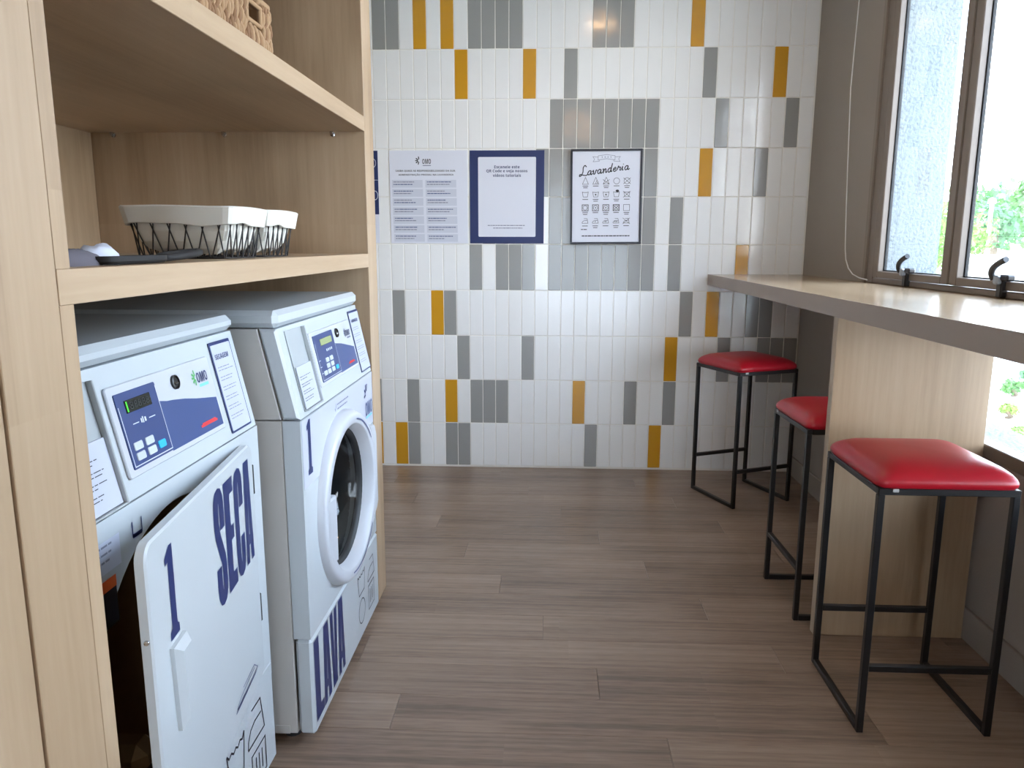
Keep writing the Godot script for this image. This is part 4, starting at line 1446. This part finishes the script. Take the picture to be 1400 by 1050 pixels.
func symbol(m: MB, r: int, c: int, x: float, y: float, z: float):
	var t := 0.0019
	var s := 0.015
	match r:
		0:
			if c < 3:
				m.stroke([Vector2(x - s, y - s), Vector2(x + s, y - s), Vector2(x, y + s * 1.25)], t, z, true)
				if c == 1:
					m.stroke([Vector2(x - 0.002, y - s), Vector2(x + 0.005, y + 0.004)], t, z)
					m.stroke([Vector2(x + 0.005, y - s), Vector2(x + 0.009, y - 0.004)], t, z)
				if c == 2:
					m.stroke([Vector2(x - s, y - s), Vector2(x + s * 1.1, y + s * 0.5)], t, z)
					m.stroke([Vector2(x + s, y - s), Vector2(x - s * 1.1, y + s * 0.5)], t, z)
			else:
				m.stroke(ring2(x, y, s, s, 20), t, z, true)
				if c == 4:
					m.stroke([Vector2(x - s * 1.2, y - s), Vector2(x + s * 1.2, y + s)], t, z)
					m.stroke([Vector2(x + s * 1.2, y - s), Vector2(x - s * 1.2, y + s)], t, z)
		1:
			tub(m, x - s, y - s * 0.8, s * 2.0, s * 1.7, t, z)
			if c in [1, 2]: m.stroke(ring2(x, y - 0.001, 0.0025, 0.0025, 8), 0.003, z, true)
			if c == 4:
				m.stroke([Vector2(x - s * 1.2, y - s), Vector2(x + s * 1.2, y + s)], t, z)
				m.stroke([Vector2(x + s * 1.2, y - s), Vector2(x - s * 1.2, y + s)], t, z)
		2:
			m.stroke([Vector2(x - s, y - s), Vector2(x + s, y - s), Vector2(x + s, y + s), Vector2(x - s, y + s)], t * (1.6 if c < 4 else 1.0), z, true)
			if c < 4: m.stroke(ring2(x, y, s * 0.72, s * 0.72, 18), t, z, true)
			if c in [1, 2, 3]: m.stroke(ring2(x, y, 0.0018, 0.0018, 8), 0.0026, z, true)
			if c == 3:
				m.stroke([Vector2(x - s * 1.1, y - s), Vector2(x + s * 1.1, y + s)], t, z)
				m.stroke([Vector2(x + s * 1.1, y - s), Vector2(x - s * 1.1, y + s)], t, z)
		3:
			iron(m, x - s, y - s * 0.7, s * 2.0, s * 1.5, t, z)
			if c in [1, 2, 3]:
				for k in c: m.stroke(ring2(x - 0.003 * (c - 1) + 0.006 * k, y - 0.003, 0.0013, 0.0013, 7), 0.0022, z, true)
			if c == 4:
				m.stroke([Vector2(x - s * 1.2, y - s), Vector2(x + s * 1.2, y + s)], t, z)
				m.stroke([Vector2(x + s * 1.2, y - s), Vector2(x - s * 1.2, y + s)], t, z)
	var rows := 2 if (r + c) % 2 == 0 else 1
	for i in rows:
		m.rect(x - 0.014 + 0.003 * i, y - 0.0255 - 0.0085 * i, x + 0.014 - 0.003 * i, y - 0.0225 - 0.0085 * i, z)

# ------------------------------------------------------------------ things on the shelves
func wire_basket(called: String, label: String, x0: float, x1: float, z0: float, z1: float, y0: float, h: float):
	# x0..x1, z0..z1 are the rim; the basket narrows downwards
	var t := thing(called, label, "basket", Vector3((x0 + x1) * 0.5, y0, (z0 + z1) * 0.5), 0.0, "wire baskets with cloth liners")
	var hx := (x1 - x0) * 0.5
	var hz := (z1 - z0) * 0.5
	var k := 0.84
	var at := func(u: float, v: float, inset := 0.0) -> Vector3:
		# u runs round the rim from 0 to 4, v up from 0 to 1
		var f := lerpf(k, 1.0, v)
		var s := fposmod(u, 4.0)
		var p := Vector2.ZERO
		if s < 1.0: p = Vector2(lerpf(-1, 1, s), 1)
		elif s < 2.0: p = Vector2(1, lerpf(1, -1, s - 1.0))
		elif s < 3.0: p = Vector2(lerpf(1, -1, s - 2.0), -1)
		else: p = Vector2(-1, lerpf(-1, 1, s - 3.0))
		p /= pow(pow(absf(p.x), 18.0) + pow(absf(p.y), 18.0), 1.0 / 18.0)
		return Vector3(p.x * (hx * f - inset), v * h, p.y * (hz * f - inset))
	var m := MB.new()
	for v in [0.02, 0.96]:
		var loop := []
		for i in 32: loop.append(at.call(i / 8.0, v))
		m.tube(loop, 0.0016, 6, true)
	var per := 6
	for side in 4:
		for i in per:
			var u := side + (i + 0.5) / per
			m.tube([at.call(u - 0.075, 0.02), at.call(u + 0.045, 0.96)], 0.0014, 5)
			m.tube([at.call(u + 0.075, 0.02), at.call(u - 0.045, 0.96)], 0.0014, 5)
	for i in range(1, 6):
		var f := i / 6.0
		m.tube([at.call(f, 0.02), at.call(3.0 - f, 0.02)], 0.0014, 5)
	obj("wire_frame", m, M.wire_black, t)
	# liner hanging inside, slack at the bottom
	m = MB.new()
	var cols := 64
	var rows := [0.14, 0.2, 0.35, 0.55, 0.75, 0.98]
	var ins := [0.030, 0.016, 0.008, 0.006, 0.005, 0.003]
	var pts := []
	for r in rows.size():
		var row := []
		for c in cols:
			var u := 4.0 * c / cols
			var wob := sin(u * 7.0 + r) * 0.002 + sin(u * 17.0 + r * 2.0) * 0.001
			row.append(at.call(u, rows[r] + (sin(u * 5.0) * 0.05 if r == 0 else 0.0), ins[r] + wob + 0.001))
		pts.append(row)
	for r in rows.size() - 1:
		for c in cols:
			var d := (c + 1) % cols
			var n: Vector3 = (pts[r][d] - pts[r][c]).cross(pts[r + 1][c] - pts[r][c]).normalized()
			if n.dot(pts[r][c] * Vector3(1, 0, 1)) < 0.0: n = -n
			m.quad(pts[r][c], pts[r][d], pts[r + 1][d], pts[r + 1][c], n)
	var mid := Vector3(0, 0.1 * h, 0)
	for c in cols:
		m.tri(pts[0][c], pts[0][(c + 1) % cols], mid, Vector3.UP, Vector3.UP, Vector3.UP)
	obj("liner", m, M.liner_cloth, t)
	# folded rim
	m = MB.new()
	var prof := [[1.0, 0.004], [1.03, 0.001], [1.03, -0.004], [1.0, -0.007], [0.68, -0.006], [0.67, -0.003]]
	pts = []
	for r in prof.size():
		var row := []
		for c in cols:
			var u := 4.0 * c / cols
			row.append(at.call(u, prof[r][0] + (sin(u * 6.0) * 0.03 + sin(u * 15.0) * 0.012 if r > 3 else sin(u * 5.0) * 0.012), prof[r][1] + sin(u * 9.0) * 0.0012))
		pts.append(row)
	for r in prof.size() - 1:
		for c in cols:
			var d := (c + 1) % cols
			var n: Vector3 = (pts[r][d] - pts[r][c]).cross(pts[r + 1][c] - pts[r][c]).normalized()
			var want: Vector3 = pts[r][c] * Vector3(1, 0, 1) * (-1.0 if r == 0 else 1.0) + Vector3(0, 0.05 if r < 3 else 0.0, 0)
			if n.dot(want) < 0.0: n = -n
			m.quad(pts[r][c], pts[r][d], pts[r + 1][d], pts[r + 1][c], n)
	obj("folded_rim", m, M.liner_cloth, t)

func shelf_items():
	var y := 1.1608
	wire_basket("wire_basket", "black wire basket with cream cloth liner, the nearer of two", -0.806, -0.600, -1.619, -1.432, y, 0.097)
	wire_basket("wire_basket", "black wire basket with cream cloth liner, the farther of two", -0.800, -0.600, -1.818, -1.632, y, 0.099)
	# black brush with a looped handle
	var t := thing("clothes_brush", "flat black brush with looped handle lying on the shelf", "brush", Vector3(-0.605, y, -1.15))
	var m := MB.new()
	m.extrude(rounded(-0.02, -0.02, 0.02, 0.145, 0.018, 6), 0.0, 0.011, 0.004, Transform3D(Basis(Vector3(1, 0, 0), Vector3(0, 0, 1), Vector3(0, -1, 0)), Vector3(0, 0.012, 0)), true)
	obj("brush_body", m, M.brush_black, t)
	m = MB.new()
	var loop := []
	for i in 24:
		var a := TAU * i / 24.0
		loop.append(Vector3(0.017 * sin(a), 0.0115 + 0.004 * cos(a), -0.09 - 0.062 * cos(a)))
	m.tube(loop, 0.006, 8, true)
	obj("handle_loop", m, M.brush_black, t)
	# crumpled grey cloth with a pale end
	t = thing("cleaning_cloth", "crumpled grey cloth with a pale end lying on the shelf", "cloth", Vector3(-0.64, y, -0.995))
	for q in [["cloth_fold", 0.016, 0.030, 0.024, 0.075, 0.022, M.grey_cloth, 3], ["cloth_end", 0.012, -0.052, 0.024, 0.042, 0.028, M.pale_cloth, 8]]:
		m = MB.new()
		var n := FastNoiseLite.new()
		n.seed = q[7]
		n.frequency = 9.0
		var us := 28
		var vs := 12
		var grid := []
		for i in vs + 1:
			var row := []
			var ph := PI * 0.5 * i / vs
			for k in us:
				var a := TAU * k / us
				var d := Vector3(cos(a) * cos(ph), sin(ph), sin(a) * cos(ph))
				var s := 1.0 + 0.35 * n.get_noise_3dv(d * 0.12)
				row.append(Vector3(q[1] + d.x * q[3] * s, d.y * q[5] * s, q[2] + d.z * q[4] * s))
			grid.append(row)
		for i in vs:
			for k in us:
				var l := (k + 1) % us
				var c0 := Vector3(q[1], 0, q[2])
				var cs := [grid[i][k], grid[i][l], grid[i + 1][l], grid[i + 1][k]]
				var ns := []
				for v in cs:
					var e: Vector3 = (v - c0) / Vector3(q[3] * q[3], q[5] * q[5], q[4] * q[4])
					ns.append(e.normalized())
				m.squad(cs[0], cs[1], cs[2], cs[3], ns[0], ns[1], ns[2], ns[3])
		obj(q[0], m, q[6], t)
	# woven basket on the upper shelf
	wicker()

func wicker():
	var y := 1.5688
	var x0 := -0.86
	var x1 := -0.598
	var z0 := -1.712
	var z1 := -1.33
	var h := 0.115
	var t := thing("wicker_basket", "brown woven basket with handle hole on the upper shelf", "basket", Vector3((x0 + x1) * 0.5, y, (z0 + z1) * 0.5))
	var hx := (x1 - x0) * 0.5
	var hz := (z1 - z0) * 0.5
	# handle hole on the front face
	var ha := -0.135
	var hb := -0.062
	var hy0 := 0.062
	var hy1 := 0.096
	var m := MB.new()
	var ti := 0.010
	m.span(Vector3(-hx + ti, 0.001, -hz + ti), Vector3(hx - ti, 0.008, hz - ti))
	m.span(Vector3(-hx + ti, 0.0, -hz + ti), Vector3(-hx + ti + 0.004, h - 0.006, hz - ti))
	m.span(Vector3(-hx + ti, 0.0, -hz + ti), Vector3(hx - ti, h - 0.006, -hz + ti + 0.004))
	m.span(Vector3(-hx + ti, 0.0, hz - ti - 0.004), Vector3(hx - ti, h - 0.006, hz - ti))
	m.span(Vector3(hx - ti - 0.004, 0.0, -hz + ti), Vector3(hx - ti, hy0, hz - ti))
	m.span(Vector3(hx - ti - 0.004, hy1, -hz + ti), Vector3(hx - ti, h - 0.006, hz - ti))
	m.span(Vector3(hx - ti - 0.004, hy0, -hz + ti), Vector3(hx - ti, hy1, ha))
	m.span(Vector3(hx - ti - 0.004, hy0, hb), Vector3(hx - ti, hy1, hz - ti))
	obj("inner_wall", m, M.wicker_core, t)
	var a := MB.new()
	var b := MB.new()
	var sides := [[Vector3(hx - ti, 0, -hz), Vector3(0, 0, 1), Vector3(1, 0, 0), 2.0 * hz], [Vector3(-hx, 0, hz - ti), Vector3(1, 0, 0), Vector3(0, 0, 1), 2.0 * hx], [Vector3(-hx, 0, -hz + ti), Vector3(1, 0, 0), Vector3(0, 0, -1), 2.0 * hx], [Vector3(-hx + ti, 0, -hz), Vector3(0, 0, 1), Vector3(-1, 0, 0), 2.0 * hz]]
	for si in sides.size():
		var s: Array = sides[si]
		var n := int(s[3] / 0.0125)
		for i in n:
			var u: float = (i + 0.5) * s[3] / n
			var yy := 0.004 + (0.010 if i % 2 == 0 else 0.0)
			while yy < h - 0.010:
				var l := rng.randf_range(0.030, 0.045)
				var y1 := minf(yy + l, h - 0.004)
				var along: float = s[0].z + u
				var in_hole: bool = si == 0 and along > ha - 0.002 and along < hb + 0.002 and y1 > hy0 and yy < hy1
				if not in_hole:
					var lean := rng.randf_range(0.002, 0.008) * (1.0 if i % 2 == 0 else -1.0)
					var p := []
					for k in 4:
						var f := k / 3.0
						p.append(s[0] + s[1] * (u + lean * (f - 0.5)) + s[2] * (0.002 + 0.0062 * sin(PI * f)) + Vector3(0, lerpf(yy, y1, f), 0))
					(a if rng.randf() < 0.68 else b).tube(p, rng.randf_range(0.0048, 0.0066), 6)
				yy += l * 0.82
	print_of("light_strands", a, M.wicker_a, t)
	print_of("dark_strands", b, M.wicker_b, t)
	m = MB.new()
	var rim := []
	for p in rounded(-hx + 0.004, -hz + 0.004, hx - 0.004, hz - 0.004, 0.012, 4): rim.append(Vector3(p.x, h - 0.003, p.y))
	m.tube(rim, 0.0075, 7, true)
	m.tube([Vector3(hx - 0.004, hy0, ha), Vector3(hx - 0.004, hy0, hb)], 0.005, 6)
	m.tube([Vector3(hx - 0.004, hy1 + 0.002, ha - 0.004), Vector3(hx - 0.004, hy1 + 0.002, hb + 0.004)], 0.005, 6)
	m.tube([Vector3(hx - 0.004, hy0, ha), Vector3(hx - 0.004, hy1, ha)], 0.005, 6)
	m.tube([Vector3(hx - 0.004, hy0, hb), Vector3(hx - 0.004, hy1, hb)], 0.005, 6)
	obj("braided_rim", m, M.wicker_a, t)

# ------------------------------------------------------------------ outdoors
func leaf_ball(m: MB, c: Vector3, r: Vector3, n: int, s: float):
	for i in n:
		var d := Vector3(rng.randfn(), rng.randfn(), rng.randfn()).normalized()
		var p := c + d * r * pow(rng.randf(), 0.35)
		var u := Vector3(rng.randfn(), rng.randfn(), rng.randfn()).normalized()
		var v := u.cross(d + Vector3(0.01, 0.02, 0.0)).normalized()
		var l := s * rng.randf_range(0.7, 1.3)
		var nn := u.cross(v).normalized()
		m.quad(p - u * l, p + v * l * 0.55, p + u * l, p - v * l * 0.55, nn)

func tree(called: String, label: String, at: Vector3, trunk_h: float, r: Vector3, mi: int, group := ""):
	var t := thing(called, label, "tree" if trunk_h > 0.3 else "shrub", at, 0.0, group)
	var m := MB.new()
	m.tube([Vector3(0, 0, 0), Vector3(0.03, trunk_h * 0.5, 0.02), Vector3(-0.02, trunk_h + r.y * 0.5, 0.03)], maxf(0.02, r.x * 0.08), 8)
	obj("trunk", m, M.bark, t)
	m = MB.new()
	var n := 7
	for i in n:
		var o := Vector3(rng.randf_range(-0.55, 0.55), rng.randf_range(-0.35, 0.5), rng.randf_range(-0.55, 0.55)) * r
		leaf_ball(m, Vector3(0, trunk_h + r.y * 0.6, 0) + o, r * rng.randf_range(0.45, 0.65), 150, maxf(0.014, r.x * 0.085))
	var f := obj("foliage", m, M["leaf_%d" % mi], t)
	f.set_meta("kind", "stuff")

func outside():
	var g := MB.new()
	g.span(Vector3(RIGHT_X + 0.275, -0.5, -70), Vector3(70, -0.2, 30))
	g.span(Vector3(-30, -0.5, REAR_Z + 0.1), Vector3(RIGHT_X + 0.275, -0.2, 30))
	struct(obj("ground", g, M.ground_pale), "pale bright ground outside the windows", "ground")
	tree("garden_tree", "leafy green tree seen past the stucco edge", Vector3(4.3, -0.2, -9.0), 0.9, Vector3(0.4, 0.7, 0.4), 1, "garden trees")
	tree("garden_tree", "bright green tree left in the second window", Vector3(7.75, -0.2, -14.7), 1.1, Vector3(0.62, 0.62, 0.62), 1, "garden trees")
	tree("garden_tree", "dark green tree right of the white post", Vector3(12.2, -0.2, -21.8), 1.2, Vector3(1.1, 0.95, 1.1), 2, "garden trees")
	tree("garden_tree", "wide green tree at the photo's right edge", Vector3(17.4, -0.2, -28.6), 1.4, Vector3(2.0, 1.7, 2.0), 0, "garden trees")
	tree("garden_tree", "far green tree behind the white post", Vector3(19.5, -0.2, -35.5), 1.5, Vector3(2.0, 1.7, 2.0), 2, "garden trees")
	tree("garden_tree", "far green tree beside the window mullion", Vector3(12.3, -0.2, -26.4), 1.3, Vector3(1.2, 1.2, 1.2), 0, "garden trees")
	for q in [[3.75, -6.25, 0.09, 1, "low yellow green"], [4.35, -7.2, 0.11, 0, "middle green"], [3.4, -5.5, 0.06, 1, "nearest yellow green"], [4.9, -7.9, 0.10, 2, "dark green"]]:
		tree("garden_shrub", q[4] + " shrub in the low window", Vector3(q[0], -0.2, q[1]), 0.04, Vector3(q[2], q[2] * 0.7, q[2]), q[3], "garden shrubs")
	var gw := thing("garden_wall", "low pale garden wall outside in front of the trees", "wall", Vector3(8.4, -0.2, -13.0), 0.35)
	var wm := MB.new()
	wm.box(Vector3(0, 0.6, 0), Vector3(9.0, 1.2, 0.16), 0.01)
	obj("masonry", wm, M.ground_pale, gw)
	wm = MB.new()
	wm.box(Vector3(0, 1.225, 0), Vector3(9.04, 0.05, 0.22), 0.008)
	obj("coping", wm, M.post_white, gw)
	var p := thing("lamp_post", "slim white post standing among the trees outside", "post", Vector3(9.9, -0.2, -17.95))
	var m := MB.new()
	m.lathe([Vector2(0.0, 0.0), Vector2(0.07, 0.0), Vector2(0.07, 0.25), Vector2(0.045, 0.28), Vector2(0.04, 2.3), Vector2(0.0, 2.3)], 16, Transform3D(Basis(Vector3.RIGHT, -PI / 2), Vector3.ZERO))
	obj("shaft", m, M.post_white, p)
	m = MB.new()
	m.lathe([Vector2(0.0, 2.3), Vector2(0.09, 2.32), Vector2(0.07, 2.42), Vector2(0.0, 2.45)], 16, Transform3D(Basis(Vector3.RIGHT, -PI / 2), Vector3.ZERO))
	obj("cap", m, M.post_white, p)
